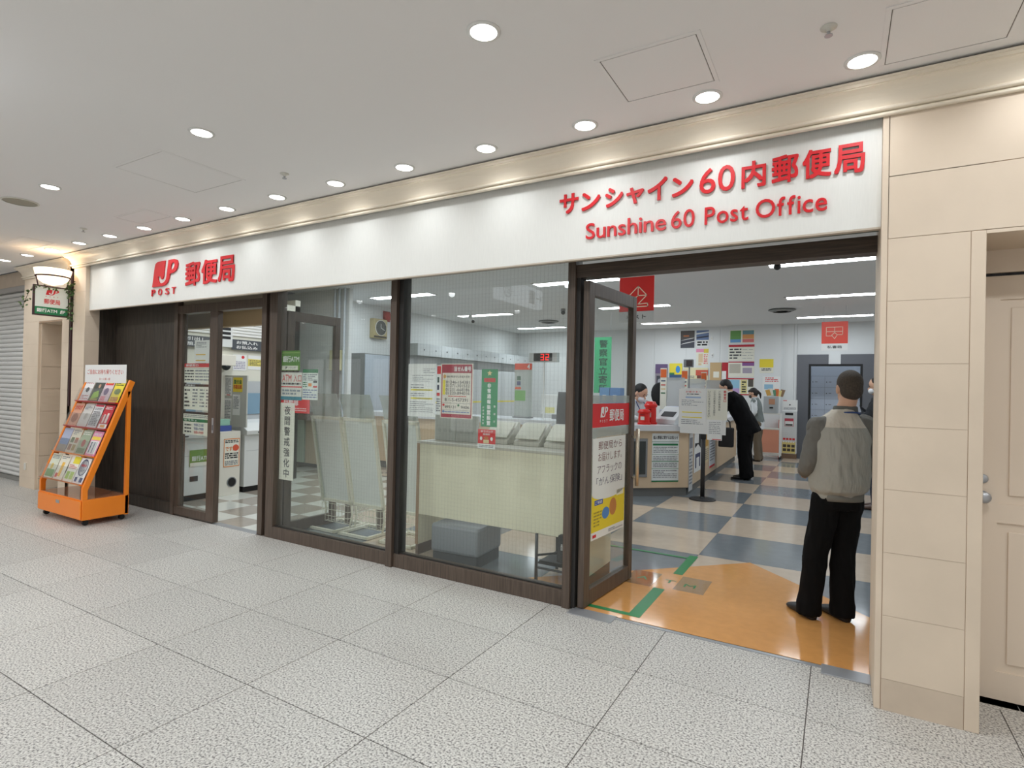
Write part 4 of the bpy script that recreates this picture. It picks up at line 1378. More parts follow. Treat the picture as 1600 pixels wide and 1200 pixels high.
# ---- cream writing desk with its back panel to the window
dk = thing('writing_desk', 'cream writing desk whose back panel fills the right window', 'desk', (-2.59, 4.35, 0))
CREAM = mat('cream_laminate', (240, 234, 208), 0.5, var=0.015)
DEDGE = mat('desk_edge', (158, 126, 96), 0.5)
KICK = mat('desk_kick', (110, 92, 80), 0.6)
box('back_panel', CREAM, dk, -0.86, -0.16, 0.39, 0.86, -0.14, 1.058)
box('desk_top', mat('desk_top', (206, 202, 190), 0.45), dk, -0.88, -0.165, 1.058, 0.88, 0.42, 1.08, bevel=0.003)
for s in (-1, 1):
    box('side_panel', CREAM, dk, s * 0.86 - 0.016, -0.16, 0.10, s * 0.86 + 0.016, 0.38, 1.058)
    box('edge_band', DEDGE, dk, s * 0.86 - 0.0165, -0.164, 0.10, s * 0.86 + 0.0165, -0.16, 1.058)
    box('kick_board', KICK, dk, s * 0.86 - 0.015, -0.155, 0.0, s * 0.86 + 0.015, 0.37, 0.10)
PANELG = mat('screen_grey', (196, 198, 192), 0.5)
for k, (x, lab) in enumerate(((-0.835, 'left grey desk screen with three round embossings'), (-0.575, 'right grey desk screen with three round embossings'))):
    sc_ = thing('desk_screen', lab, 'desk screen', (-2.59 + x, 4.40, 1.08), group='grey screens on the writing desk')
    box('screen_panel', PANELG, sc_, 0, 0, 0, 0.25, 0.02, 0.25, bevel=0.004)
    for i in range(3):
        MB().cyl((0.06 + i * 0.065, -0.002, 0.10), (0.06 + i * 0.065, 0.0, 0.10), 0.022, n=18).build('round_embossing', mat('screen_emboss', (186, 188, 182), 0.5), sc_)
for k, (x, w, lab) in enumerate(((-0.30, 0.26, 'small white sloping leaflet tray on the desk'), (0.03, 0.26, 'middle white sloping leaflet tray on the desk'), (0.34, 0.40, 'wide white sloping leaflet tray on the desk'))):
    tr_ = thing('leaflet_tray', lab, 'leaflet tray', (-2.59 + x, 4.45, 1.08), group='white trays on the writing desk')
    MB().prism([(0.0, 0.0), (0.25, 0.0), (0.25, 0.20), (0.22, 0.20), (0.02, 0.04), (0, 0.04)], 'x', 0, w).build('tray_body', OFFW, tr_, bevel=0.003)
    MB().fbox((0.01, 0.015, 0.06), (1, 0, 0), Vector((0, 0.2, 0.16)).normalized(), Vector((0, -0.16, 0.2)).normalized(), w - 0.02, 0.2, 0.01).build('paper_pad', PAPERW, tr_)

# ---- grey ottoman under the desk
ot = thing('ottoman', 'grey vinyl cube ottoman on a dark plinth behind the right window', 'ottoman', (-2.97, 4.33, 0), rz=math.radians(4))
VIN = mat('grey_vinyl', (140, 144, 150), 0.4, bump=0.02, bscale=150)
box('cushion', VIN, ot, -0.25, -0.23, 0.10, 0.25, 0.23, 0.36, bevel=0.03)
box('plinth', mat('ottoman_base', (78, 80, 84), 0.5), ot, -0.23, -0.21, 0.0, 0.23, 0.21, 0.10)

# ---- folding walker with a black bag
wk = thing('shopping_walker', 'dark metal folding walker with a black bag beside the desk end', 'walker', (-2.02, 4.36, 0))
GUN = mat('gunmetal', (70, 70, 72), 0.4, metal=0.6)
for x in (-0.13, 0.2):
    for y in (-0.2, 0.2):
        MB().tube([(x, y, 0.0), (x, y, 0.40)], 0.014, 8).build('leg', GUN, wk, smooth=True)
MB().tube([(-0.13, -0.2, 0.12), (0.2, -0.2, 0.12)], 0.01).build('cross_bar', GUN, wk)
MB().tube([(-0.13, -0.2, 0.22), (0.2, 0.2, 0.22)], 0.01).build('cross_bar', GUN, wk)
MB().prism([(-0.14, 0.14), (0.22, 0.14), (0.2, 0.17), (-0.12, 0.17)], 'y', -0.16, 0.2).build('shelf_tray', BLACK, wk)
MB().prism([(0.06, 0.20), (0.22, 0.18), (0.22, 0.42), (0.07, 0.42)], 'y', -0.22, -0.10).build('bag', mat('black_nylon', (30, 30, 33), 0.6), wk, bevel=0.012)
text_mb(MB(), fr((0.10, -0.2215, 0.30), (1, 0, 0)), '配', 0, 0, 0.035, 0.05, 0.0, bold=0.0).build('bag_print', PAPER, wk)

# ---- mesh office chair with blue seat
ch = thing('mesh_chair', 'black mesh chair back with a blue seat cover behind the right window', 'chair', (-2.66, 6.0, 0), rz=math.radians(165))
MESHM = mat('black_mesh', (44, 48, 48), 0.6, bump=0.5, bscale=260)
bk = MB()
rings = []
for i in range(7):
    z = 1.09 + i * 0.08
    hw = 0.24 * (1 - 0.10 * (i / 6) ** 3)
    rings.append([(-hw, 0.02 + 0.04 * math.cos(i), z), (-hw * .5, 0.05, z), (0, 0.06, z), (hw * .5, 0.05, z), (hw, 0.02, z), (hw, 0.0, z), (hw * .5, 0.02, z), (0, 0.03, z), (-hw * .5, 0.02, z), (-hw, 0.0, z)])
bk.rings(rings).build('backrest', MESHM, ch, smooth=True)
box('seat_cover', mat('blue_cloth', (112, 158, 208), 0.7), ch, -0.24, -0.02, 0.50, 0.24, 0.07, 1.09, bevel=0.02)
box('seat', mat('blue_cloth', (112, 158, 208), 0.7), ch, -0.25, -0.45, 0.44, 0.25, 0.03, 0.52, bevel=0.02)
for sx in (-1, 1):
    for yy in (-0.42, 0.0):
        MB().tube([(sx * 0.22, yy, 0.45), (sx * 0.24, yy, 0.0)], 0.013).build('leg', GUN, ch)

# ================================================================== CASH MACHINE CORNER
ATMW = mat('machine_white', (220, 222, 220), 0.4)
ATMG = mat('machine_grey', (176, 180, 182), 0.4)
for k, (y0, y1, lab) in enumerate(((4.02, 4.68, 'white cash machine seen through the sliding door pane'), (5.12, 5.75, 'white cash machine visible through the open doorway'))):
    a = thing('cash_machine', lab, 'cash machine', (-7.45, (y0 + y1) / 2, 0), group='cash machines')
    h = (y1 - y0) / 2
    MB().prism([(-0.42, 0.08), (0.0, 0.08), (0.0, 0.84), (-0.42, 0.84)], 'y', -h, h).build('cabinet', ATMW, a, bevel=0.006)
    cab_ = a.children[0]
    con_ = MB().prism([(-0.40, 0.84), (0.05, 0.84), (0.06, 0.90), (-0.12, 1.0), (-0.30, 1.04), (-0.40, 1.04)], 'y', -h - 0.005, h + 0.005).build('console', ATMW, a, bevel=0.006)
    upp_ = MB().prism([(-0.44, 1.04), (-0.32, 1.04), (-0.40, 1.62), (-0.44, 1.62)], 'y', -h, h).build('upper_panel', ATMG, a)
    MB().fbox((-0.325, -h + 0.1, 1.12), (0, 1, 0), Vector((-0.08, 0, 0.58)).normalized(), Vector((0.58, 0, 0.08)).normalized(), 2 * h - 0.2, 0.32, 0.006).build('screen', mat('machine_screen', (120, 150, 170), 0.25), upp_)
    box('base_plinth', BLACK, a, -0.42, -h + 0.01, 0.0, -0.03, h - 0.01, 0.08)
    box('door_seam', ATMG, cab_, 0.0, -h + 0.03, 0.60, 0.002, h - 0.03, 0.606)
    box('vent_slot', BLACK, cab_, 0.0, -0.02, 0.26, 0.003, 0.09, 0.33)
    box('card_slot', BLACK, con_, 0.055, 0.10, 0.865, 0.061, 0.16, 0.88)
    box('card_slot', BLACK, con_, 0.055, -0.14, 0.865, 0.061, -0.08, 0.88)
    if k == 0:
        pf = fr((0.004, -0.03, 0.46), (0, 1, 0))
        stk_ = rect_mb(MB(), pf, 0, 0, 0.30, 0.22, 0).build('machine_sticker', cm(112, 150, 62), a)
        text_mb(MB(), pf, '銀行ATM', 0.03, 0.07, 0.27, 0.14, 0.001, bold=0.02).build('lettering', PAPER, stk_)
        rect_mb(MB(), pf, 0.01, 0.0, 0.28, 0.05, 0.001).build('machine_sticker', PAPERW, a)
wbin = thing('waste_cabinet', 'narrow white cabinet with a round hole between the cash machines', 'cabinet', (-7.45, 4.90, 0))
box('cabinet_body', mat('cabinet_ivory', (226, 222, 210), 0.45), wbin, -0.35, -0.155, 0.0, 0.0, 0.155, 0.90, bevel=0.004)
MB().cyl((-0.001, 0.03, 0.18), (0.003, 0.03, 0.18), 0.06, n=22).build('round_hole', BLACK, wbin)
MB().lathe([(0.06, 0), (0.072, 0), (0.072, 0.005), (0.06, 0.006)], n=22, caps=False).build('hole_ring', GREY, wbin, loc=(0.002, 0.03, 0.18), rot=(0, math.pi / 2, 0))
sheet('poster', 'white caution poster with orange picture on the narrow ivory cabinet', 'poster', fr((-7.4475, 4.80, 0.40), (0, 1, 0)), 0.24, 0.40,
      [('lines', .08, .84, .92, .95, INK, 2, .6), ('text', .1, .56, .6, .72, cm(214, 120, 40), 'です!', .03), ('disc', .55, .55, .95, .78, cm(220, 90, 60)), ('lines', .08, .28, .92, .5, INK, 3, .6), ('lines', .08, .05, .92, .22, INKG, 3, .6), ('rect', 0, .97, 1, 1, cm(226, 140, 70)), ('rect', 0, 0, 1, .03, cm(226, 140, 70)), ('rect', 0, 0, .04, 1, cm(226, 140, 70)), ('rect', .96, 0, 1, 1, cm(226, 140, 70))], paper=PAPERW)
dv = thing('machine_divider', 'grey divider board covered in notices beside the second cash machine', 'divider', (-7.65, 5.085, 0))
box('divider_board', mat('divider_grey', (190, 190, 182), 0.5), dv, -0.27, 0.0, 0.95, 0.27, 0.02, 1.70)
for lab, x0, z0, w_, h_, its, pp in (('upper left white text sheet on the machine divider', -7.90, 1.40, .17, .28, [('lines', .1, .1, .9, .92, INKG, 12), ('rect', .3, .02, .8, .06, R_)], PAPER), ('lower left white text sheet on the machine divider', -7.90, 1.03, .17, .33, [('lines', .1, .1, .9, .92, INKG, 12)], PAPER),
                                   ('yellow warning sheet on the machine divider', -7.70, 1.46, .22, .21, [('text', .06, .55, .94, .85, G_, '還付金', .02), ('text', .06, .2, .94, .5, R_, '詐欺注意', .02)], cm(240, 214, 60)), ('lower right white text sheet on the machine divider', -7.70, 1.12, .17, .30, [('lines', .1, .3, .9, .92, INKG, 9)], PAPER)):
    sheet('notice_sheet', lab, 'notice', fr((x0, 5.083, z0), (1, 0, 0)), w_, h_, its, paper=pp)
hb1 = thing('header_sign', 'dark grey withdrawal and deposit header sign over the near cash machine', 'sign', (-7.865, 4.38, 2.09))
hb2 = thing('header_sign', 'dark grey deposit and payment header sign seen in the doorway', 'sign', (-7.865, 5.60, 2.09))
for hb, txts in ((hb1, (('お引出し', 0.0, .38), ('お預入れ', 0.0, .38))), (hb2, (('お預入れ  お引出し', -0.38, .40), ('お払込み  お振込み', -0.38, .40)))):
    box('sign_board', mat('header_grey', (74, 78, 84), 0.5), hb, 0, -0.45, 0.0, 0.012, 0.45, 0.155)
    hf2 = fr((0.0135, 0, 0), (0, 1, 0))
    for i, (s_, a_, b_) in enumerate(txts):
        text_mb(MB(), hf2, s_, a_, 0.088 - i * 0.07, b_, 0.138 - i * 0.07, 0.0, bold=0.02).build('lettering', PAPER, hb)
ac = thing('air_grille', 'white air outlet with three black slots above the ivory cabinet', 'air vent', (-7.85, 5.0, 2.12))
box('grille_body', ATMW, ac, -0.05, -0.14, 0, 0.02, 0.14, 0.32)
for k in range(3):
    box('grille_slot', BLACK, ac, 0.02, -0.13, 0.115 + k * 0.065, 0.023, 0.11, 0.155 + k * 0.065)
dm = thing('dome_camera', 'dark dome camera under a cream box in the cash machine corner', 'security camera', (-7.80, 5.03, 1.84))
box('mount_box', mat('cabinet_ivory', (226, 222, 210), 0.45), dm, -0.1, -0.12, 0.0, 0.06, 0.12, 0.16, bevel=0.01)
MB().lathe([(0.004, -0.07), (0.03, -0.062), (0.052, -0.042), (0.064, -0.015), (0.066, 0.0)], n=20).build('dome', mat('smoked_dome', (40, 46, 50), 0.12), dm, smooth=True)
for lab, y0, z0, w_, h_, its, pp in (('white sheet with a red circle under the doorway header sign', 5.20, 1.78, .22, .24, [('disc', .62, .75, .85, .95, R_), ('lines', .08, .08, .92, .6, cm(150, 140, 170), 5)], PAPER), ('yellow headed sheet under the doorway header sign', 5.45, 1.80, .25, .22, [('rect', 0, .25, 1, .75, cm(226, 210, 110)), ('lines', .1, .3, .9, .7, TXT, 4)], PAPER)):
    sheet('notice_sheet', lab, 'notice', fr((-7.895, y0, z0), (0, 1, 0)), w_, h_, its, paper=pp)
dp = thing('tissue_box', 'blue and green box standing on the ivory cabinet', 'box', (-7.58, 4.86, 0.90))
box('box_lower', cm(70, 90, 160), dp, -0.08, -0.1, 0, 0.06, 0.1, 0.08, bevel=0.004)
box('box_upper', cm(150, 196, 176), dp, -0.06, -0.08, 0.08, 0.05, 0.08, 0.17, bevel=0.006)

# ---- block wall fittings behind the left window
yb = thing('junction_box', 'cream electrical junction box on the white wall block', 'junction box', (-8.13, 7.5, 1.86))
box('box_body', mat('junction_cream', (206, 200, 160), 0.5), yb, -0.14, -0.12, 0, 0.14, 0, 0.38, bevel=0.006)
MB().tube([(0.0, -0.06, 0), (0.02, -0.06, -0.10), (-0.04, -0.05, -0.28), (-0.10, -0.03, -0.36)], 0.008).build('cable', BLACK, yb, smooth=True)
MB().tube([(-0.02, -0.06, 0.38), (-0.02, -0.06, 0.48)], 0.01).build('cable', BLACK, yb)
for k, x in enumerate((-8.24, -8.10, -7.96)):
    p_ = MB().cyl((0, 0, 0), (0, 0, SHOP_Z), 0.022, n=10).build('wall_pipe', mat('pipe_white', (206, 214, 222), 0.4), None, loc=(x, 7.44 if k else 7.46, 0))
    tag(p_, '%s of three white vertical pipes on the wall block' % ['leftmost', 'middle', 'rightmost'][k], 'pipe', 'wall pipes')
wd_ = thing('wall_desk', 'brown edged writing ledge on the beige wall behind the magazine stands', 'ledge', (-8.75, 7.38, 0))
box('ledge_board', mat('ledge_brown', (96, 72, 54), 0.5), wd_, -0.5, -0.22, 0.92, 0.35, 0.11, 1.06)
box('ledge_panel', mat('ledge_green', (196, 214, 196), 0.4), wd_, -0.5, -0.1, 0.10, -0.05, 0.0, 0.92)
box('ledge_panel', mat('lower_wall_beige', (206, 186, 160), 0.6), wd_, 0.0, -0.1, 0.10, 0.33, 0.0, 0.92)

# ================================================================== SHOP CEILING
TUBE = bpy.data.materials.new('fluorescent_glow')
TUBE.use_nodes = True
_b = TUBE.node_tree.nodes['Principled BSDF']
_b.inputs['Base Color'].default_value = (1, 1, 1, 1)
_b.inputs['Emission Color'].default_value = SHOP_TINT + (1,)
_b.inputs['Emission Strength'].default_value = TUBE_E
colname = {-7.60: 'left', -3.81: 'middle', -0.12: 'right'}
rowname = {5.55: 'front', 8.60: 'near', 11.65: 'middle', 14.70: 'far'}
fl0 = None
for x, cn in colname.items():
    for y, rn in rowname.items():
        if cn == 'left' and rn == 'front':
            continue
        lab = 'ceiling fluorescent light in the %s column, %s row of the shop' % (cn, rn)
        if fl0 is None:
            t = thing('fluorescent_light', lab, 'ceiling light', (x, y, SHOP_Z), group='fluorescent lights in the shop ceiling')
            fm = MB()
            for a in ((-0.78, -0.15, 0.78, -0.125), (-0.78, 0.125, 0.78, 0.15), (-0.78, -0.15, -0.75, 0.15), (0.75, -0.15, 0.78, 0.15)):
                fm.box(a[0], a[1], -0.012, a[2], a[3], -0.001)
            fm.build('housing_rim', WHITE, t)
            rect_mb(MB(), (Vector((0, 0, -0.006)), Vector((1, 0, 0)), Vector((0, -1, 0))), -0.75, -0.125, 0.75, 0.125, 0).build('glowing_panel', TUBE, t)
            fl0 = t
        else:
            t = copy_tree(fl0, (x, y, SHOP_Z), label=lab)
# cash machine corner lights
for k, (x, y) in enumerate(((-6.4, 4.75), (-6.4, 6.6))):
    t = copy_tree(fl0, (x, y, 3.40 if k else 3.40), label=['ceiling light over the cash machine corner, hidden behind the fascia', 'ceiling light behind the tan bulkhead of the cash corner'][k])
    t['group'] = 'fluorescent lights in the shop ceiling'
t = copy_tree(fl0, (0.0, 17.2, SHOP_Z), label='ceiling light inside the post box room beyond the grey doorway')


def ceiling_vent(label, x, y):
    t = thing('ceiling_vent', label, 'air vent', (x, y, SHOP_Z), group='round air vents in the shop ceiling')
    for i, (r0, r1) in enumerate(((0.17, 0.26), (0.10, 0.16), (0.02, 0.09))):
        MB().lathe([(r0, -0.045 + i * 0.01), (r1, -0.012), (r1 + .012, -0.016), (r0 + 0.01, -0.05 + i * 0.01)], n=24, caps=False).build('cone_ring', mat('vent_grey', (150, 152, 150), 0.5), t, smooth=True)
    MB().cyl((0, 0, -0.002), (0, 0, -0.006), 0.26, n=24).build('dark_throat', BLACK, t)


ceiling_vent('round ceiling air vent between the right column lights', -1.07, 13.2)
ceiling_vent('round ceiling air vent seen through the right window', -6.66, 13.3)


def camera_dome(label, x, y):
    t = thing('ceiling_camera', label, 'security camera', (x, y, SHOP_Z))
    MB().lathe([(0.05, 0.0), (0.055, -0.05), (0.04, -0.06)], n=16).build('mount', GREY, t, smooth=True)
    MB().ball((0, 0, -0.085), 0.048, 14, 9).build('lens_ball', BLACK, t, smooth=True)


camera_dome('black dome camera hanging in front of the near right light', -0.74, 8.3)
camera_dome('left one of two small dark ceiling cameras behind the right window', -5.35, 11.4)
camera_dome('right one of two small dark ceiling cameras behind the right window', -5.0, 11.9)
bc = thing('bullet_camera', 'white bullet camera below the shop ceiling seen through the right window', 'security camera', (-7.55, 11.0, SHOP_Z))
MB().cyl((0, 0, 0), (0, 0, -0.12), 0.015, n=8).build('stem', WHITE, bc)
MB().cyl((-0.08, 0.05, -0.12), (0.10, -0.08, -0.25), 0.045, n=12).build('barrel', WHITE, bc)
MB().cyl((0.10, -0.08, -0.25), (0.112, -0.088, -0.258), 0.038, n=12).build('lens', BLACK, bc)

# ================================================================== HANGING SIGNS
SRED = mat('hang_red', (206, 40, 36), 0.45)
SREDL = mat('hang_red_painted_light', (226, 74, 56), 0.45)  # lighter copy of the sign red, light put into the colour


def hang_sign(label, x, y, z0, z1, w, red, txt, icon):
    t = thing('hanging_sign', label, 'hanging sign', (x, y, z0))
    h = z1 - z0
    MB().box(-w / 2, 0, h * 0.24, w / 2, 0.012, h).build('red_panel', red, t)
    MB().box(-w / 2, 0, 0, w / 2, 0.012, h * 0.24).build('caption_panel', ACRYL if txt == 'ポスト' else PAPER, t)
    f_ = fr((0, -0.0015, 0), (1, 0, 0))
    text_mb(MB(), f_, txt, -w * 0.28, h * 0.07, w * 0.28, h * 0.17, 0, bold=0.01).build('lettering', INK, t)
    mb = MB()
    for a, b in icon:
        A, B = Vector((a[0] * w, h * 0.24 + a[1] * h * 0.76)), Vector((b[0] * w, h * 0.24 + b[1] * h * 0.76))
        d = (B - A).normalized() * 0.005
        n = Vector((-d.y, d.x))
        poly_mb(mb, f_, [tuple(A - d - n), tuple(B + d - n), tuple(B + d + n), tuple(A - d + n)], 0)
    mb.build('icon', mat('icon_cream', (240, 214, 190), 0.5), t)
    for sx in (-1, 1):
        MB().cyl((sx * w * .42, 0.006, h), (sx * w * .42, 0.006, SHOP_Z - z0), 0.002, n=6).build('wire', STEEL, t)


hang_sign('red hanging sign with letter and mailbox outline above the glass door', -2.0, 6.2, 2.38, 2.895, 0.40, SRED, 'ポスト',
          [((-.25, .42), (.05, .72)), ((.05, .72), (.30, .45)), ((.05, .72), (.05, .45)), ((.05, .45), (.30, .45)), ((.30, .45), (.05, .20)), ((-.25, .42), (-.05, .38)), ((-.05, .38), (.05, .45)), ((.05, .20), (.33, .22)), ((.33, .22), (.33, .13)), ((.33, .13), (-.1, .13)), ((-.05, .38), (-.05, .2))])
hang_sign('paler red hanging sign with post box outline over the grey doorway', -0.09, 13.0, 2.50, 3.08, 0.46, SREDL, '私書箱',
          [((-.32, .75), (.30, .75)), ((-.32, .75), (-.32, .35)), ((.30, .75), (.30, .4)), ((-.32, .35), (-.08, .35)), ((.1, .4), (.30, .4)), ((-.32, .55), (.30, .55)), ((0, .75), (0, .5)), ((0, .5), (-.12, .38)), ((-.12, .38), (0, .22)), ((0, .22), (.1, .4)), ((.1, .4), (0, .5))])
gb = thing('hanging_banner', 'green vertical police patrol banner hanging behind the open glass door', 'banner', (-3.66, 9.5, 1.55))
MB().box(-0.16, 0, 0, 0.16, 0.004, 1.0).build('banner_cloth', mat('banner_green', (62, 176, 118), 0.6), gb)
f_ = fr((-0.16, -0.002, 0), (1, 0, 0))
mb = MB()
for i, c in enumerate('警察官立寄所'):
    text_mb(mb, f_, c, 0.09, 0.97 - (i + 1) * 0.16, 0.25, 0.97 - i * 0.16 - 0.02, 0, bold=0.02)
mb.build('lettering', cm(30, 70, 52), gb)
for i in range(8):
    pass
MB().cyl((-0.14, 0.002, 1.0), (-0.14, 0.002, SHOP_Z - 1.55), 0.0015, n=5).build('wire', STEEL, gb)
MB().cyl((0.14, 0.002, 1.0), (0.14, 0.002, SHOP_Z - 1.55), 0.0015, n=5).build('wire', STEEL, gb)

# ================================================================== COUNTERS
CB = mat('counter_beige', (214, 190, 160), 0.5, var=0.02)
CT = mat('counter_top', (214, 216, 220), 0.35)
CK = mat('counter_kick', (112, 112, 110), 0.6)
sc = thing('service_counter', 'beige service counter with white worktop and grey kickboard', 'counter', (0, 0, 0))
OUT = [(-8.2, 8.25), (-2.72, 8.25), (-1.99, 8.88), (-2.08, 14.2)]
INN = [(-8.2, 8.95), (-2.95, 8.95), (-2.65, 9.2), (-2.72, 14.2)]


def band(out, inn, z0, z1, grow=0.0):
    mb = MB()
    for i in range(3):
        p = [out[i], out[i + 1], inn[i + 1], inn[i]]
        mb.prism(p, 'z', z0, z1)
    return mb


def shift(poly, d):
    # move the outer line outwards
    return [(poly[0][0], poly[0][1] - d), (poly[1][0] + d * .4, poly[1][1] - d), (poly[2][0] + d, poly[2][1] - d * .4), (poly[3][0] + d, poly[3][1])]


for i in range(3):
    MB().prism([OUT[i], OUT[i + 1], INN[i + 1], INN[i]], 'z', 0.13, 1.0).build('front_panel', CB, sc)
    o2 = shift(OUT, -0.03)
    MB().prism([o2[i], o2[i + 1], INN[i + 1], INN[i]], 'z', 0.0, 0.13).build('kick_board', CK, sc)
    o3 = shift(OUT, 0.06)
    MB().prism([o3[i], o3[i + 1], INN[i + 1], INN[i]], 'z', 1.0, 1.085).build('worktop', CT, sc)
dA, dB = Vector((-2.72, 8.25, 0)), Vector((-1.99, 8.88, 0))
dd = (dB - dA).normalized()
dn = dd.cross(Vector((0, 0, 1)))
sheet('poster', 'white and green striped information board on the angled counter front', 'poster', fr(dA + dd * 0.36 + dn * 0.004 + Vector((0, 0, 0.22)), dd), 0.44, 0.74,
      [('text', .04, .88, .96, .95, TXT, '個人情報に関するお知らせ', .02), ('rect', 0, .82, 1, .83, G_), ('rect', .03, .75, .97, .79, G_), ('lines', .05, .6, .95, .73, INKG, 4), ('rect', 0, .56, 1, .567, G_), ('lines', .05, .44, .95, .54, INKG, 3), ('rect', 0, .415, 1, .43, G_), ('lines', .05, .3, .95, .4, INKG, 3), ('rect', 0, .27, 1, .277, G_), ('lines', .05, .08, .95, .25, INKG, 5), ('rect', 0, 0, 1, .03, G_)], paper=cm(226, 230, 230))
scr = thing('counter_screen', 'dark grey framed screen let into the angled counter front', 'screen', tuple(dA + dd * 0.02 + dn * 0.003 + Vector((0, 0, 0.30))))
MB().fbox((0, 0, 0), dd, (0, 0, 1), dn, 0.26, 0.58, 0.02).build('screen_frame', GREY, scr)
MB().fbox(Vector((0, 0, 0.04)) + dd * 0.03 + dn * 0.02, dd, (0, 0, 1), dn, 0.2, 0.5, 0.002).build('screen_face', mat('screen_dark', (58, 62, 60), 0.2), scr)
sdn = Vector((-0.09, 5.32, 0)).normalized()
for k, (a, z0, w_, h_, its, pp, lab) in enumerate((
        (0.02, 0.06, .28, .92, [('rect', .1, .72, .9, .9, INKG), ('lines', .1, .1, .9, .68, INKG, 10)], cm(206, 206, 206), 'tall grey text poster at the corner of the counter side'),
        (0.40, 0.30, .60, .66, [('poly', 0, 0, 1, 1, INK, [(.1, .6), (.5, .68), (.9, .55), (.9, .9), (.6, .98), (.6, .7), (.1, .72)]), ('poly', 0, 0, 1, 1, cm(70, 76, 110), [(.15, .1), (.3, .1), (.3, .35), (.7, .35), (.7, .1), (.85, .1), (.85, .45), (.15, .45)])], PAPER, 'black and white diagram poster on the counter side'),
        (1.30, 0.36, .36, .58, [('rect', .1, .5, .9, .9, cm(206, 160, 80)), ('lines', .1, .08, .9, .44, INKG, 6)], cm(226, 210, 170), 'small yellowish poster on the counter side'),
        (1.75, 0.22, .62, .78, [('lines', .1, .15, .9, .92, INKG, 12), ('rect', .05, .0, .95, .05, R_)], cm(216, 220, 226), 'white poster with red foot on the counter side'))):
    o_ = Vector((-1.99, 8.88, 0)) + sdn * a + Vector((0.006, 0, z0))
    sheet('poster', lab, 'poster', fr(o_, sdn), w_, h_, its, paper=pp)

# things on the worktop
pb = None
PRED = mat('toy_red', (214, 36, 30), 0.35)
for k, (x, y, lab) in enumerate(((-2.60, 8.56, 'front red toy mailbox savings bank on the counter'), (-2.56, 8.77, 'rear red toy mailbox savings bank on the counter'))):
    t = thing('toy_mailbox', lab, 'toy mailbox', (x, y, 1.085 if k == 0 else 1.085), group='red toy mailboxes')
    hh = 0.24 if k == 0 else 0.36
    MB().lathe([(0.10, 0), (0.10, 0.03), (0.085, 0.035), (0.085, hh * .72), (0.10, hh * .76), (0.10, hh * .84), (0.088, hh * .88), (0.07, hh * .98), (0.01, hh)], n=20).build('pillar_body', PRED, t, smooth=False)
    box('posting_slot', BLACK, t, -0.035, -0.09, hh * .62, 0.035, -0.083, hh * .65)
    box('label_plate', OFFW, t, -0.03, -0.09, hh * .3, 0.03, -0.083, hh * .52)
rtray = thing('red_tray', 'flat red tray beside the toy mailboxes on the counter', 'tray', (-2.68, 8.52, 1.085))
MB().box(-0.16, -0.14, 0.0, -0.09, 0.1, 0.012).build('tray_base', PRED, rtray)
sl = thing('postal_scale', 'pale grey postal scale terminal with dark display on the counter', 'scale', (-2.27, 9.02, 1.085), rz=math.radians(65))
MB().prism([(-0.20, 0.0), (0.18, 0.0), (0.18, 0.24), (0.04, 0.28), (-0.20, 0.08)], 'y', -0.20, 0.20).build('terminal_body', mat('terminal_grey', (206, 208, 208), 0.4), sl, bevel=0.01)
MB().fbox((-0.15, -0.12, 0.125), (0, 1, 0), Vector((0.24, 0, 0.2)).normalized(), Vector((-0.2, 0, 0.24)).normalized(), 0.24, 0.11, 0.006).build('display', BLACK, sl)
MB().box(0.06, -0.18, 0.275, 0.16, 0.18, 0.281).build('top_sheet', cm(196, 204, 222), sl)
cp = thing('pen_cup', 'white pen cup with red foot beside the scale', 'cup', (-2.13, 9.28, 1.085))
MB().lathe([(0.05, 0), (0.05, 0.18), (0.046, 0.18), (0.046, 0.01)], n=18).build('cup_body', OFFW, cp, smooth=True)
MB().cyl((0, 0, 0), (0, 0, 0.012), 0.053, n=18).build('cup_foot', PRED, cp)
for k, (x, y, w_, h_, mm, lab) in enumerate(((-2.5, 9.42, .18, .22, cm(214, 218, 224), 'pale boxy card reader standing behind the scale'), (-2.32, 9.48, .12, .20, cm(206, 206, 210), 'small pale leaflet box standing behind the scale'), (-2.18, 9.52, .12, .20, cm(86, 150, 146), 'teal leaflet box standing behind the scale'))):
    t = thing('counter_box', lab, 'box', (x, y, 1.085))
    box('box_body', mm, t, -w_ / 2, -0.06, 0, w_ / 2, 0.06, h_, bevel=0.006)
    box('box_label', PAPER, t, -w_ / 3, -0.062, h_ * .4, w_ / 3, -0.06, h_ * .8)
# counter position screens with orange number tiles
for k, (x, y, lab) in enumerate(((-2.62, 9.7, 'nearest'), (-2.45, 10.5, 'middle'), (-2.33, 11.6, 'farthest'))):
    t = thing('position_screen', '%s counter divider screen with an orange tile and clear panel' % lab, 'divider', (x, y, 1.085), group='counter divider screens')
    box('tall_strip', PAPERW, t, -0.055, 0, 0.0, 0.055, 0.02, 0.92)
    box('orange_tile', cm(232, 110, 52), t, -0.05, -0.004, 0.76, 0.05, 0.0, 0.90)
    for i, c_ in enumerate((cm(70, 80, 110), cm(190, 60, 56), cm(214, 190, 140), cm(60, 110, 80))):
        box('colour_label', c_, t, -0.04, -0.003, 0.69 - i * 0.07, 0.035, 0.0, 0.71 - i * 0.07)
    box('clear_panel', glass_mat('lilac_screen', tint=(0.90, 0.88, 0.93), film=0.5), t, 0.055, 0.004, 0.05, 0.36, 0.010, 0.76)
    box('screen_foot', GREY, t, -0.06, -0.08, 0.0, 0.36, 0.09, 0.015)
cdp = thing('customer_display', 'small dark customer display on a pole above the counter', 'display', (-2.16, 9.58, 1.085))
MB().cyl((0, 0, 0), (0, 0, 0.95), 0.012, n=10).build('pole', GREY, cdp)
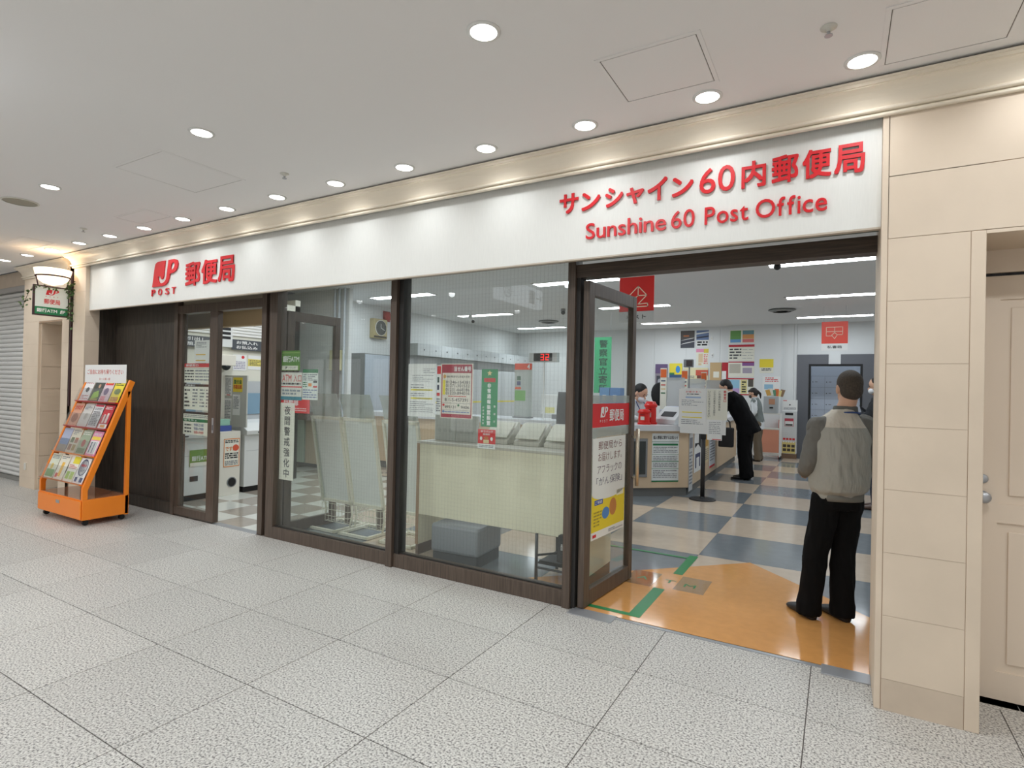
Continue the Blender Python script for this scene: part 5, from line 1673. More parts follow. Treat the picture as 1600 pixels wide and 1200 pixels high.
box('display_case', GREY, cdp, -0.09, -0.03, 0.93, 0.06, 0.05, 1.06, bevel=0.006)
box('display_face', cm(70, 60, 60), cdp, -0.045, -0.033, 0.945, 0.055, -0.03, 1.045)

# belt post with taped notices
bp = thing('queue_post', 'black queue post on a flat round foot before the counter corner', 'queue post', (-1.74, 8.72, 0))
MB().lathe([(0.19, 0.0), (0.19, 0.012), (0.16, 0.02), (0.04, 0.028), (0.03, 0.05)], n=28).build('foot', mat('post_black', (42, 42, 44), 0.5), bp, smooth=False)
MB().cyl((0, 0, 0.02), (0, 0, 0.98), 0.032, n=14).build('post_tube', mat('post_black', (42, 42, 44), 0.5), bp, smooth=True)
MB().lathe([(0.036, 0.90), (0.04, 0.92), (0.04, 1.02), (0.03, 1.03)], n=14).build('belt_head', BLACK, bp)
box('back_board', PAPER, bp, -0.34, -0.045, 0.98, 0.32, -0.035, 1.66)
sheet('notice_sheet', 'white letter with two yellow stripes taped to the queue post board', 'notice', fr((-2.10, 8.672, 1.07), (1, 0, 0)), 0.40, 0.58,
      [('text', .25, .90, .82, .95, R_, 'お客さまへ', .0), ('lines', .3, .84, .75, .89, TXT, 1), ('rect', .25, .76, .8, .8, cm(170, 190, 220)), ('lines', .1, .56, .9, .73, INKG, 4, .3), ('rect', .12, .38, .85, .405, YEL), ('rect', .12, .25, .85, .275, YEL), ('lines', .1, .08, .9, .22, INKG, 3, .3)])
sheet('notice_sheet', 'white vertical Japanese queue instructions with red heading on the post', 'notice', fr((-1.69, 8.670, 1.20), (1, 0, 0)), 0.29, 0.45,
      [('vtext', .78, .58, .96, .97, R_, '郵便窓口', .02), ('vtext', .54, .3, .68, .95, TXT, 'ご利用のお客様は', .005), ('vtext', .30, .12, .44, .95, TXT, 'こちらの番号札をお取り', .005), ('vtext', .04, .08, .18, .95, TXT, 'いただきお待ちください', .005)], paper=PAPERW)
sheet('notice_sheet', 'small white slip with a red corner hanging lowest on the post', 'notice', fr((-1.68, 8.668, 0.90), (1, 0, 0)), 0.21, 0.30, [('lines', .12, .3, .9, .92, INKG, 7, .3), ('rect', .35, .02, .95, .06, R_)])

# counter with number display further left
led = thing('number_display', 'queue number display showing red digits 32 on a thin pole', 'number display', (-4.33, 8.52, 1.085))
box('display_case', mat('display_silver', (190, 192, 192), 0.4, metal=0.3), led, -0.27, -0.05, 0.97, 0.26, 0.05, 1.13, bevel=0.004)
box('display_window', BLACK, led, -0.18, -0.054, 0.985, 0.17, -0.05, 1.118)
MB().cyl((0.0, 0, 0), (0.0, 0, 0.97), 0.014, n=10).build('pole', WHITE, led)
SEG = mat('led_red', (255, 40, 34), 0.5, emit=1.6)
segs = {'3': 'abgcd', '2': 'abged'}
mb = MB()
f_ = fr((0, -0.056, 0), (1, 0, 0))
for ch_, x in (('3', -0.045), ('2', 0.05)):
    z, w_, h_, q = 1.0, 0.062, 0.105, 0.011
    bars = {'a': (0, h_ - q, w_, h_), 'g': (0, h_ / 2 - q / 2, w_, h_ / 2 + q / 2), 'd': (0, 0, w_, q), 'b': (w_ - q, h_ / 2, w_, h_), 'c': (w_ - q, 0, w_, h_ / 2), 'f': (0, h_ / 2, q, h_), 'e': (0, 0, q, h_ / 2)}
    for s_ in segs[ch_]:
        a_ = bars[s_]
        rect_mb(mb, f_, x + a_[0], z + a_[1], x + a_[2], z + a_[3], 0.0005)
mb.build('digits', SEG, led)
p4 = thing('position_screen', 'white counter divider headed by an orange tile numbered 4', 'divider', (-4.79, 8.62, 1.085))
box('screen_panel', glass_mat('pale_screen', tint=(0.9, 0.92, 0.92), film=0.7), p4, -0.17, 0, 0.02, 0.17, 0.02, 0.95)
box('orange_tile', cm(226, 76, 40), p4, -0.17, -0.006, 0.845, 0.17, 0.0, 0.955)
text_mb(MB(), fr((0, -0.0075, 0), (1, 0, 0)), '4', 0.08, 0.855, 0.135, 0.945, 0, bold=0.02).build('lettering', PAPER, p4)
box('leaflet', cm(120, 176, 96), p4, -0.16, -0.004, 0.30, 0.05, 0.0, 0.48)
box('leaflet', cm(226, 100, 56), p4, -0.16, -0.004, 0.50, -0.04, 0.0, 0.54)
box('leaflet', cm(80, 110, 90), p4, -0.12, -0.004, 0.66, -0.05, 0.0, 0.73)
box('leaflet', cm(80, 84, 120), p4, -0.12, -0.004, 0.57, -0.05, 0.0, 0.64)
box('screen_foot', GREY, p4, -0.17, -0.06, 0.0, 0.17, 0.08, 0.02)
mo = thing('desk_monitor', 'pale flat monitor standing at position 4 on the counter', 'monitor', (-4.25, 8.75, 1.085))
box('monitor_panel', WHITE, mo, -0.25, 0, 0.08, 0.25, 0.03, 0.42, bevel=0.008)
box('monitor_stand', GREY, mo, -0.04, 0.01, 0.0, 0.04, 0.05, 0.08)
box('yellow_note', cm(226, 220, 150), mo, -0.16, -0.003, 0.10, 0.02, 0.0, 0.2)
bf_ = None
for k, (x, lab) in enumerate(((-3.33, 'left blue file box behind the open glass door'), (-3.15, 'right blue file box behind the open glass door'))):
    t = thing('file_box', lab, 'file box', (x, 8.75, 1.085), group='blue file boxes')
    box('file_body', cm(116, 164, 214) if k == 0 else cm(96, 146, 206), t, -0.085, 0, 0.30, 0.085, 0.22, 0.56, bevel=0.004)
    box('file_riser', OFFW, t, -0.085, 0.02, 0.0, 0.085, 0.22, 0.30)
    box('file_label', PAPER, t, -0.03, -0.002, 0.34, 0.03, 0.0, 0.44)

# ================================================================== LEFT WALL
ST_ = mat('steel_cabinet', (170, 174, 178), 0.4)
lk = thing('tall_cabinet', 'tall grey steel cabinet along the shop left wall below the clock', 'cabinet', (-8.9, 9.45, 0))
box('carcass', mat('cabinet_side', (128, 130, 128), 0.5), lk, -0.2, -0.72, 0, 0.19, 0.72, 2.28)
for k in range(2):
    dr_ = box('door', mat('cabinet_door', (178, 186, 196), 0.4), lk, 0.19, -0.71 + k * 0.715, 0.08, 0.205, -0.71 + k * 0.715 + 0.705, 2.26)
    box('handle', STEEL, dr_, 0.205, -0.04 + k * 0.06, 1.1, 0.215, -0.02 + k * 0.06, 1.25)
ck = thing('wall_clock', 'brass framed rectangular wall clock with round dark dial', 'clock', (-9.1, 9.47, 2.66))
box('case', mat('brass_case', (186, 172, 130), 0.35, metal=0.4), ck, 0.0, -0.22, 0, 0.12, 0.22, 0.44, bevel=0.008)
MB().cyl((0.12, 0.01, 0.24), (0.124, 0.01, 0.24), 0.165, n=28).build('dial', cm(86, 88, 84), ck)
MB().lathe([(0.165, 0), (0.18, 0), (0.18, 0.012), (0.165, 0.014)], n=28, caps=False).build('dial_ring', OFFW, ck, loc=(0.12, 0.01, 0.24), rot=(0, math.pi / 2, 0))
box('hour_hand', PAPER, ck, 0.125, 0.003, 0.24, 0.127, 0.017, 0.33)
MB().fbox((0.125, 0.01, 0.235), Vector((0, 1, -0.4)).normalized(), Vector((0, 0.4, 1)).normalized(), (1, 0, 0), 0.13, 0.01, 0.002).build('minute_hand', PAPER, ck)
box('lower_panel', cm(70, 66, 56), ck, 0.12, -0.2, 0.015, 0.123, 0.2, 0.055)
bl = thing('alarm_bell', 'red round alarm bell high on the left wall', 'alarm bell', (-9.1, 9.78, 3.2))
MB().lathe([(0.11, 0), (0.11, 0.05), (0.09, 0.08), (0.03, 0.09)], n=24).build('bell_dome', cm(176, 60, 52), bl, smooth=True, rot=(0, math.pi / 2, 0)) if False else None
o = MB().lathe([(0.11, 0), (0.11, 0.05), (0.09, 0.08), (0.03, 0.09)], n=24).build('bell_dome', cm(176, 60, 52), bl, smooth=True)
o.rotation_euler = (0, math.pi / 2, 0)
box('bell_plate', cm(150, 50, 44), bl, 0, -0.12, -0.12, 0.012, 0.12, 0.12, bevel=0.01)
for k in range(6):
    y0 = 10.45 + k * 0.92
    t = thing('wall_cupboard', '%s overhead white cupboard along the left shop wall' % ['nearest', 'second', 'third', 'fourth', 'fifth', 'farthest'][k], 'cupboard', (-8.9, y0, 2.34), group='overhead cupboards')
    box('carcass', mat('cupboard_side', (168, 172, 168), 0.5), t, -0.2, 0.0, 0, 0.19, 0.915, 0.29)
    for q in range(2):
        dr_ = box('door', mat('cupboard_front', (208, 212, 214), 0.45), t, 0.19, q * 0.458 + 0.003, 0.003, 0.205, q * 0.458 + 0.453, 0.287)
        box('knob', BLACK, dr_, 0.205, q * 0.458 + 0.22, 0.13, 0.212, q * 0.458 + 0.25, 0.16)
    b_ = thing('base_cupboard', '%s tall pale cupboard under the overhead row on the left wall' % ['nearest', 'second', 'third', 'fourth', 'fifth', 'farthest'][k], 'cupboard', (-8.9, y0, 0), group='tall cupboards')
    box('carcass', mat('cupboard_front', (208, 212, 214), 0.45), b_, -0.2, 0.0, 0, 0.12, 0.915, 2.1)
    for q in range(2):
        box('door', mat('cupboard_front', (208, 212, 214), 0.45), b_, 0.12, q * 0.458 + 0.003, 0.06, 0.135, q * 0.458 + 0.453, 2.08)
    box('yellow_strip', YEL, b_, 0.135, 0.0, 1.18, 0.138, 0.915, 1.22)

# ================================================================== BACK WALL
def wsheet(label, x0, z0, x1, z1, items, paper=None, y=15.995, cat='poster', name='poster'):
    return sheet(name, label, cat, fr((x0, y, z0), (1, 0, 0)), x1 - x0, z1 - z0, items, paper=paper)


DK = cm(70, 72, 82)
wsheet('glossy dark poster with orange band, left of the upper pair', -3.86, 2.83, -3.48, 3.31, [('rect', 0, .5, 1, 1, cm(92, 86, 84)), ('rect2', .2, .66, .6, .74, cm(200, 120, 70)), ('poly', 0, 0, 1, 1, PAPER, [(0, .42), (.9, .55), (1, .6), (.3, .5)]), ('poly', 0, 0, 1, 1, PAPER, [(0, .2), (1, .36), (1, .4), (.2, .28)])], DK)
wsheet('glossy dark and white poster, right of the upper pair', -3.43, 2.85, -3.10, 3.31, [('rect', 0, .42, 1, 1, cm(110, 130, 170)), ('poly', 0, 0, 1, 1, PAPER, [(0, .75), (1, .85), (1, .92), (0, .84)]), ('poly', 0, 0, 1, 1, cm(60, 64, 80), [(0, .5), (1, .6), (1, .68), (0, .6)]), ('lines', .08, .05, .92, .36, INK, 2, .6)], PAPER)
wsheet('pink and cream poster below the glossy pair', -3.43, 2.33, -3.10, 2.80, [('rect', 0, .8, .62, 1, cm(232, 150, 180)), ('rect', .62, .76, 1, 1, cm(226, 200, 80)), ('rect', .2, .2, .55, .72, cm(222, 196, 160)), ('lines', .62, .1, .94, .7, R_, 6), ('rect', .2, .04, .45, .16, cm(220, 190, 150))], PAPERW)
wsheet('purple dark box poster at the left end of the shelf display', -4.55, 1.55, -4.2, 2.38, [('rect', 0, .68, 1, 1, cm(110, 90, 130)), ('rect', .1, .05, .9, .6, DK), ('disc', .2, .3, .5, .5, cm(170, 170, 180))], cm(150, 140, 150), 15.97)
wsheet('yellow and blue poster beside the purple poster', -4.15, 1.95, -3.8, 2.40, [('disc', .5, .4, .85, .85, cm(70, 150, 220)), ('rect', 0, .0, 1, .3, cm(60, 90, 130)), ('rect', 0, .3, .4, .42, cm(60, 130, 80))], YEL, 15.97)
wsheet('cream and red product poster in the middle of the shelf display', -3.75, 1.85, -3.1, 2.28, [('rect', .5, .5, 1, .85, cm(206, 90, 70)), ('rect2', .55, .3, .95, .5, cm(120, 70, 60)), ('lines', .05, .2, .45, .5, INKG, 3)], cm(230, 220, 180), 15.97)
wsheet('brown cardboard poster left of the red board', -3.05, 1.6, -2.75, 2.42, [('rect', .3, .5, .8, .7, PAPERW), ('lines', .1, .1, .9, .4, PAPER, 4)], cm(198, 168, 124), 15.97)
wsheet('crimson board with white cards beside the wall calendar', -2.74, 1.5, -2.58, 2.42, [('rect', 0, .5, .7, .75, PAPER), ('rect', 0, .2, .8, .45, cm(214, 214, 220))], cm(184, 36, 50), 15.97)
wsheet('calendar sheet with green and orange halves at the top of the pilaster', -2.55, 2.93, -1.93, 3.28, [('rect', .03, .3, .46, .95, cm(110, 160, 90)), ('rect', .03, .05, .46, .3, cm(110, 160, 210)), ('rect', .52, .65, .97, .95, cm(110, 150, 160)), ('rect', .52, .32, .97, .65, cm(226, 160, 100)), ('rect', .52, .05, .97, .3, cm(220, 120, 120))], PAPERW, 15.925)
wsheet('postage rate chart with red header on the pilaster', -2.57, 2.46, -1.93, 2.89, [('rect', 0, .86, 1, 1, cm(190, 40, 56)), ('lines', .04, .08, .5, .8, TXT, 4, .5), ('lines', .54, .1, .96, .8, INKG, 4, .12)], PAPERW, 15.925)
wsheet('chart with mountain picture and purple corner on the pilaster', -2.57, 2.03, -1.93, 2.44, [('rect', 0, .93, 1, 1, cm(190, 40, 56)), ('rect', .04, .25, .48, .85, cm(190, 184, 170)), ('rect', .54, .72, 1, .95, cm(140, 90, 150)), ('rect', .56, .25, .92, .6, cm(170, 160, 176))], PAPERW, 15.925)
wsheet('chart in blue and yellow blocks lowest on the pilaster', -2.57, 1.55, -1.93, 2.0, [('rect', 0, .93, 1, 1, cm(190, 40, 56)), ('rect', .02, .1, .45, .9, cm(150, 196, 220)), ('rect2', .04, .1, .45, .4, cm(190, 160, 206)), ('rect', .5, .1, .74, .9, cm(226, 214, 150)), ('lines', .54, .14, .7, .84, INK, 5, .5), ('rect', .78, .5, .98, .95, cm(90, 84, 76)), ('rect', 0, 0, 1, .07, cm(190, 40, 56))], PAPERW, 15.925)
wsheet('small yellow notice alone on the white wall by the calendar', -1.80, 2.14, -1.47, 2.50, [('rect', .0, .4, 1, 1, cm(236, 214, 60)), ('lines', .15, .15, .85, .35, TXT, 2, .6)], PAPERW, 15.925)
wsheet('white calendar with blue picture above the leaflet cart', -1.72, 1.68, -1.30, 2.05, [('lines', .15, .6, .9, .95, R_, 3, .5), ('rect', .1, .1, .6, .45, cm(150, 190, 214))], PAPER, 15.925)
sp_ = thing('wall_switch', 'upper small white switch beside the glossy posters', 'switch', (-3.02, 15.99, 3.08))
box('plate', WHITE, sp_, -0.03, -0.01, -0.05, 0.03, 0.01, 0.05)
box('rocker', OFFW, sp_, -0.012, -0.016, -0.02, 0.012, -0.01, 0.02)
sp_ = thing('wall_switch', 'lower small white switch beside the pink poster', 'switch', (-3.0, 15.99, 2.62))
box('plate', WHITE, sp_, -0.03, -0.01, -0.05, 0.03, 0.01, 0.05)
box('rocker', GREY, sp_, -0.012, -0.016, -0.02, 0.012, -0.01, 0.02)
of = thing('office_chair', 'black office chair behind the masked clerk', 'chair', (-3.08, 11.2, 0), rz=math.radians(25))
MB().ball((0, 0.1, 1.55), (0.17, 0.05, 0.24), 16, 10).build('backrest', mat('chair_black', (28, 28, 30), 0.6), of, smooth=True)
MB().ball((0.0, -0.15, 0.95), (0.27, 0.27, 0.08), 16, 8).build('seat', mat('chair_black', (28, 28, 30), 0.6), of, smooth=True)
MB().cyl((0, -0.1, 0.05), (0, -0.1, 0.95), 0.03, n=10).build('column', GUN, of)
for k in range(5):
    a_ = k * 2 * math.pi / 5
    MB().tube([(0, -0.1, 0.10), (0.28 * math.cos(a_), -0.1 + 0.28 * math.sin(a_), 0.05)], 0.02).build('foot_arm', BLACK, of)
for s in (-1, 1):
    MB().tube([(s * 0.26, 0.05, 1.15), (s * 0.3, -0.1, 1.2), (s * 0.3, -0.28, 1.18)], 0.025).build('armrest', BLACK, of, smooth=True)

# leaflet cart and paper shredding bin by the grey doorway
ct = thing('leaflet_cart', 'white cart with salmon front panel on casters by the back wall', 'cart', (-1.50, 15.3, 0))
for x in (-0.3, 0.27):
    for y in (-0.14, 0.16):
        MB().cyl((x, y, 0.05), (x, y, 1.12), 0.018, n=8).build('upright', WHITE, ct)
        MB().cyl((x - 0.015, y, 0.035), (x + 0.015, y, 0.035), 0.035, n=10).build('caster', BLACK, ct)
box('front_panel', cm(222, 150, 122), ct, -0.28, -0.15, 0.16, 0.25, -0.14, 0.72)
box('shelf', OFFW, ct, -0.3, -0.15, 0.72, 0.27, 0.17, 0.75)
box('shelf', OFFW, ct, -0.3, -0.15, 0.10, 0.27, 0.17, 0.13)
box('shelf', OFFW, ct, -0.3, -0.15, 1.10, 0.27, 0.17, 1.12)
pr2 = thing('receipt_machine', 'pale boxy machine standing on the salmon cart', 'machine', (-1.45, 15.3, 1.12))
box('machine_body', ATMG, pr2, -0.16, -0.13, 0, 0.16, 0.14, 0.42, bevel=0.01)
box('machine_slot', BLACK, pr2, -0.02, -0.135, 0.12, 0.06, -0.13, 0.16)
box('machine_label', cm(190, 140, 110), pr2, -0.04, -0.133, 0.22, 0.1, -0.13, 0.36)
rng = random.Random(11)
fl_ = thing('leaflet_bundle', 'colourful fanned bundle of leaflets on top of the cart machine', 'leaflets', (-1.40, 15.3, 1.548))
for k, c_ in enumerate(((206, 160, 80), (230, 226, 210), (96, 150, 120), (226, 120, 70), (236, 220, 150), (150, 120, 90))):
    a_ = -0.6 + k * 0.25
    MB().fbox((-0.14 + k * 0.05, -0.05 + k * 0.02, 0), (math.cos(a_ * .3), 0, -math.sin(a_ * .3)), (math.sin(a_ * .5), 0, math.cos(a_ * .5)), (0, -1, 0), 0.10, 0.15 + 0.03 * (k % 2), 0.01).build('leaflet', cm(*c_), fl_)
bn = thing('recycling_bin', 'tall white paper bin with posters beside the grey doorway', 'bin', (-1.06, 15.72, 0))
box('bin_body', mat('bin_white', (214, 216, 216), 0.45), bn, -0.17, -0.14, 0.12, 0.17, 0.14, 1.18, bevel=0.006)
box('bin_foot', cm(120, 96, 76), bn, -0.17, -0.14, 0, 0.17, 0.14, 0.12)
box('bin_slot', BLACK, bn, -0.09, -0.142, 1.08, 0.09, -0.14, 1.14)
box('red_edge', cm(220, 110, 90), bn, -0.24, -0.10, 0.0, -0.20, 0.14, 0.95)
f_ = fr((-0.15, -0.1425, 0), (1, 0, 0))
mb = MB()
rect_mb(mb, f_, 0.05, 0.80, 0.25, 1.0, 0)
mb.build('bin_print', cm(190, 70, 84), bn)
rect_mb(MB(), f_, 0.06, 0.81, 0.24, 0.93, 0.001).build('bin_print', PAPER, bn)
mb = MB()
for k in range(5):
    rect_mb(mb, f_, 0.02 + k * .055, 0.40, 0.055 + k * .055, 0.43, 0.001)
mb.build('bin_marks', PAPER, bn, kind='stuff')
mb = MB()
rect_mb(mb, f_, 0.0, 0.13, 0.30, 0.42, 0)
mb.build('bin_print', cm(224, 206, 130), bn)
mb = MB()
for r_ in range(2):
    for k in range(3):
        rect_mb(mb, f_, 0.02 + k * .095, 0.18 + r_ * .1, 0.095 + k * .095, 0.25 + r_ * .1, 0.001)
rect_mb(mb, f_, 0.07, 0.82, 0.23, 0.86, 0.002)
mb.build('bin_print', cm(70, 62, 56), bn)
mb = MB()
for k in range(4):
    rect_mb(mb, f_, 0.02 + k * .07, 0.46, 0.075 + k * .07, 0.51, 0)
mb.build('bin_print', R_, bn)
sheet('notice_sheet', 'white notice standing on top of the paper bin', 'notice', fr((-1.22, 15.62, 1.18), (1, 0, 0)), 0.34, 0.28, [('lines', .1, .1, .9, .35, INKG, 3), ('disc', .45, .5, .55, .62, INK), ('rect', .05, .9, .3, .96, R_)])

# post boxes in the room beyond
LKM = mat('locker_door', (206, 214, 228), 0.4)
lockers = thing('post_box_unit', 'bank of pale blue post box lockers seen through the grey doorway', 'lockers', (0, 16.9, 0))
box('locker_carcass', mat('locker_body', (150, 156, 170), 0.5), lockers, -0.98, 0.012, 0, 0.98, 0.4, 2.10)
p0 = None
for i in range(6):
    for j in range(7):
        if p0 is None:
            p0 = MB().box(0.003, -0.012, 0.003, 0.317, 0.012, 0.292).build('locker_door', LKM, lockers)
            o = p0
        else:
            o = p0.copy()
            COL.objects.link(o)
        o.location = (-0.96 + i * 0.32, 0, 0.03 + j * 0.295)
        MB().box(0.03, -0.014, 0.13, 0.05, -0.012, 0.15).build('lock', BLACK, o)
        MB().box(0.09, -0.0135, 0.135, 0.15, -0.012, 0.15).build('number_tab', INKG, o)
box('locker_top', LKM, lockers, -0.98, 0.0, 2.10, 0.98, 0.4, 2.75)

# ================================================================== PEOPLE
def blob(name, mb, voxel, m, parent, iters=3, fold=0.0, fscale=(9, 9, 5), seed=0.0):
    me = bpy.data.meshes.new(name)
    me.from_pydata([tuple(p) for p in mb.v], [], mb.f)
    me.update()
    o = bpy.data.objects.new(name, me)
    COL.objects.link(o)
    r = o.modifiers.new('remesh', 'REMESH')
    r.mode = 'VOXEL'
    r.voxel_size = voxel
    r.adaptivity = 0.0
    s = o.modifiers.new('smooth', 'SMOOTH')
    s.factor = 0.5
    s.iterations = iters
    dg = bpy.context.evaluated_depsgraph_get()
    dg.update()
    me2 = bpy.data.meshes.new_from_object(o.evaluated_get(dg))
    bpy.data.objects.remove(o)
    bpy.data.meshes.remove(me)
    me2.name = name
    if fold:
        # soft cloth folds: push the surface in and out along its normals
        nrm = [v.normal.copy() for v in me2.vertices]
        for v, n in zip(me2.vertices, nrm):
            q = Vector((v.co.x * fscale[0] + seed, v.co.y * fscale[1], v.co.z * fscale[2] + v.co.x * fscale[0] * 0.6))
            a = noise.noise(q) + 0.5 * noise.noise(q * 2.3)
            v.co += n * fold * (1 - 2 * abs(a))
    me2.materials.clear()
    me2.materials.append(m)
    me2.polygons.foreach_set('use_smooth', [True] * len(me2.polygons))
    ob = bpy.data.objects.new(name, me2)
    COL.objects.link(ob)
    ob.parent = parent
    return ob


def limb(mb, pts, radii, n=14):
    """Tapered round limb through the points, rounded at both ends."""
    fine, rr = [], []
    for i in range(len(pts) - 1):
        for k in range(6):
            t_ = k / 6
            fine.append(Vector(pts[i]) * (1 - t_) + Vector(pts[i + 1]) * t_)
            rr.append(radii[i] * (1 - t_) + radii[i + 1] * t_)
    fine.append(Vector(pts[-1]))
    rr.append(radii[-1])
    # soften the corner
    f2 = fine[:]
    for i in range(2, len(fine) - 2):
        f2[i] = (fine[i - 2] + fine[i - 1] + fine[i] + fine[i + 1] + fine[i + 2]) / 5
    mb.tube(f2, rr, n)
    mb.ball(f2[0], rr[0] * .98, n, 8)
    mb.ball(f2[-1], rr[-1] * .98, n, 8)
    return mb


def loft(mb, secs, n=22):
    rings = []
    for c, ax, ay in secs:
        c, ax, ay = Vector(c), Vector(ax), Vector(ay)
        ring = []
        for k in range(n):
            a = 2 * math.pi * k / n
            ca, sa = math.cos(a), math.sin(a)
            # slightly squared ellipse
            q = (abs(ca) ** 2.4 + abs(sa) ** 2.4) ** (-1 / 2.4)
            ring.append(c + ax * ca * q + ay * sa * q)
        rings.append(ring)
    return mb.rings(rings)


def hand(mb, w, d, palm_n, S, curl=0.6):
    """Palm and five bent fingers; w wrist, d direction of the hand, palm_n the side the palm faces."""
    d = Vector(d).normalized()
    n = Vector(palm_n)
    n = (n - d * n.dot(d)).normalized()
    s = d.cross(n)
    w = Vector(w)
    rot = Matrix((s, d, n)).transposed()
    mb.ball(w + d * 0.048 * S, (0.04 * S, 0.052 * S, 0.017 * S), 12, 8, rot)
    for k, (off, L) in enumerate(((-0.029, .064), (-0.010, .076), (0.010, .072), (0.029, .056))):
        a0 = w + d * 0.082 * S + s * off * S
        a1 = a0 + (d * .85 + n * .35 * curl).normalized() * L * .5 * S
        a2 = a1 + (d * .45 + n * 1.0 * curl).normalized() * L * .3 * S
        a3 = a2 + (d * .05 + n * 1.0 * curl).normalized() * L * .25 * S
        mb.tube([a0 - d * 0.02 * S, a0, a1, a2, a3], [0.0095 * S, 0.0095 * S, 0.009 * S, 0.0085 * S, 0.007 * S], 8)
    t0 = w + d * 0.025 * S - s * 0.03 * S
    mb.tube([t0, t0 + (d * .5 - s * .8 + n * .2) * 0.035 * S, t0 + (d * 1.0 - s * .9 + n * .6) * 0.052 * S], [0.012 * S, 0.011 * S, 0.009 * S], 8)


SKIN = mat('skin', (214, 168, 140), 0.55)


def person(label, loc, rz, S=1.0, bend=0.0, head_pitch=0.0, head_yaw=0.0, arms=None, legs=None, over=None, top=None, sleeves=None, trousers=None, shoes=None, hair=None,
           girth=1.0, mask=None, voxel=0.011, hem=0.80, shirt_tail=None, sleeve_end=1.0, rib=False, hair_long=False, collar=None, torso=None, head_s=1.0, toe_w=1.0):
    t = thing('person', label, 'person', loc, rz=rz)
    bm_ = Matrix.Rotation(-bend, 3, 'X')
    hipc = Vector((0, 0, 0.93))

    def ub(x, y, z):
        return (hipc + bm_ @ (Vector((x, y, z)) - hipc)) * S
    J = {'neck': ub(0, 0.0, 1.46), 'chest': ub(0, 0, 1.25)}
    J['head'] = ub(0, 0.03, 1.585)
    for s, k in ((-1, 'L'), (1, 'R')):
        J['sh' + k] = ub(s * 0.175, 0, 1.385)
        J['el' + k] = ub(s * 0.235, 0.0, 1.11)
        J['wr' + k] = ub(s * 0.20, 0.16, 0.92)
        J['hip' + k] = Vector((s * 0.088, 0, 0.88)) * S
        J['kn' + k] = Vector((s * 0.095, 0.02, 0.47)) * S
        J['an' + k] = Vector((s * 0.10, -0.02, 0.085)) * S
        J['toe' + k] = Vector((s * 0.125, 0.19, 0.03)) * S
    for src in (arms, legs, over):
        for k, v in (src or {}).items():
            J[k] = Vector(v) * S
    hm = Matrix.Rotation(head_yaw, 3, 'Z') @ Matrix.Rotation(-head_pitch - bend * 0.6, 3, 'X')
    H = J['head']
    HS = S * head_s

    def hp(x, y, z):
        return H + hm @ (Vector((x, y, z)) * HS)
    # --- body: head, neck, hands and the form under the clothes as one surface
    b = MB()
    b.ball(hp(0, -0.008, 0.02), (0.077 * HS, 0.096 * HS, 0.10 * HS), 18, 12, hm)
    b.ball(hp(0, 0.022, -0.055), (0.060 * HS, 0.068 * HS, 0.070 * HS), 16, 10, hm)
    b.ball(hp(0, 0.092, -0.03), (0.014 * HS, 0.018 * HS, 0.024 * HS), 8, 6, hm)
    b.ball(hp(0, 0.078, -0.075), (0.026 * HS, 0.012 * HS, 0.010 * HS), 8, 6, hm)
    for s in (-1, 1):
        b.ball(hp(s * 0.080, -0.012, -0.012), (0.010 * HS, 0.020 * HS, 0.034 * HS), 8, 8, hm)
    limb(b, [hp(0, -0.02, -0.05), J['neck'] - Vector((0, 0, 0.03)) * S], [0.056 * S, 0.062 * S])
    loft(b, [(Vector((0, 0, 0.86)) * S, (0.12 * S, 0, 0), (0, 0.08 * S, 0)), (J['chest'], bm_ @ Vector((0.13 * S, 0, 0)), bm_ @ Vector((0, 0.085 * S, 0))), (J['neck'] - bm_ @ Vector((0, 0, .02)) * S, bm_ @ Vector((0.06 * S, 0, 0)), bm_ @ Vector((0, 0.05 * S, 0)))])
    for k in 'LR':
        limb(b, [J['sh' + k], J['el' + k], J['wr' + k]], [0.04 * S, 0.034 * S, 0.026 * S])
        limb(b, [J['hip' + k], J['kn' + k], J['an' + k]], [0.07 * S, 0.048 * S, 0.036 * S])
        d = (J['wr' + k] - J['el' + k]).normalized()
        hand(b, J['wr' + k], d, (1 if k == 'L' else -1, 0.2, -0.3), S)
    blob('body', b, min(voxel, 0.0075), SKIN, t, 2)
    # --- face details
    for s in (-1, 1):
        MB().ball(hp(s * 0.032, 0.080, 0.004), (0.013 * HS, 0.008 * HS, 0.006 * HS), 10, 6, hm).build('eye', cm(40, 32, 30), t, smooth=True)
        MB().ball(hp(s * 0.033, 0.084, 0.026), (0.019 * HS, 0.006 * HS, 0.004 * HS), 10, 6, hm).build('eyebrow', hair, t, smooth=True)
    # --- hair
    h = MB()
    h.ball(hp(0, -0.024, 0.038), (0.083 * HS, 0.097 * HS, 0.094 * HS), 20, 12, hm)
    h.ball(hp(0, -0.048, -0.012), (0.076 * HS, 0.066 * HS, 0.080 * HS), 16, 10, hm)
    if hair_long:
        h.ball(hp(0, -0.115, 0.02), (0.03 * HS, 0.03 * HS, 0.03 * HS), 10, 8)
        limb(h, [hp(0, -0.12, 0.02), hp(0, -0.155, -0.05), hp(0, -0.13, -0.16)], [0.022 * S, 0.03 * S, 0.012 * S])
        h.ball(hp(0, 0.055, 0.065), (0.066 * HS, 0.035 * HS, 0.036 * HS), 12, 8, hm)
    ho = blob('hair', h, 0.010, hair, t, 3)
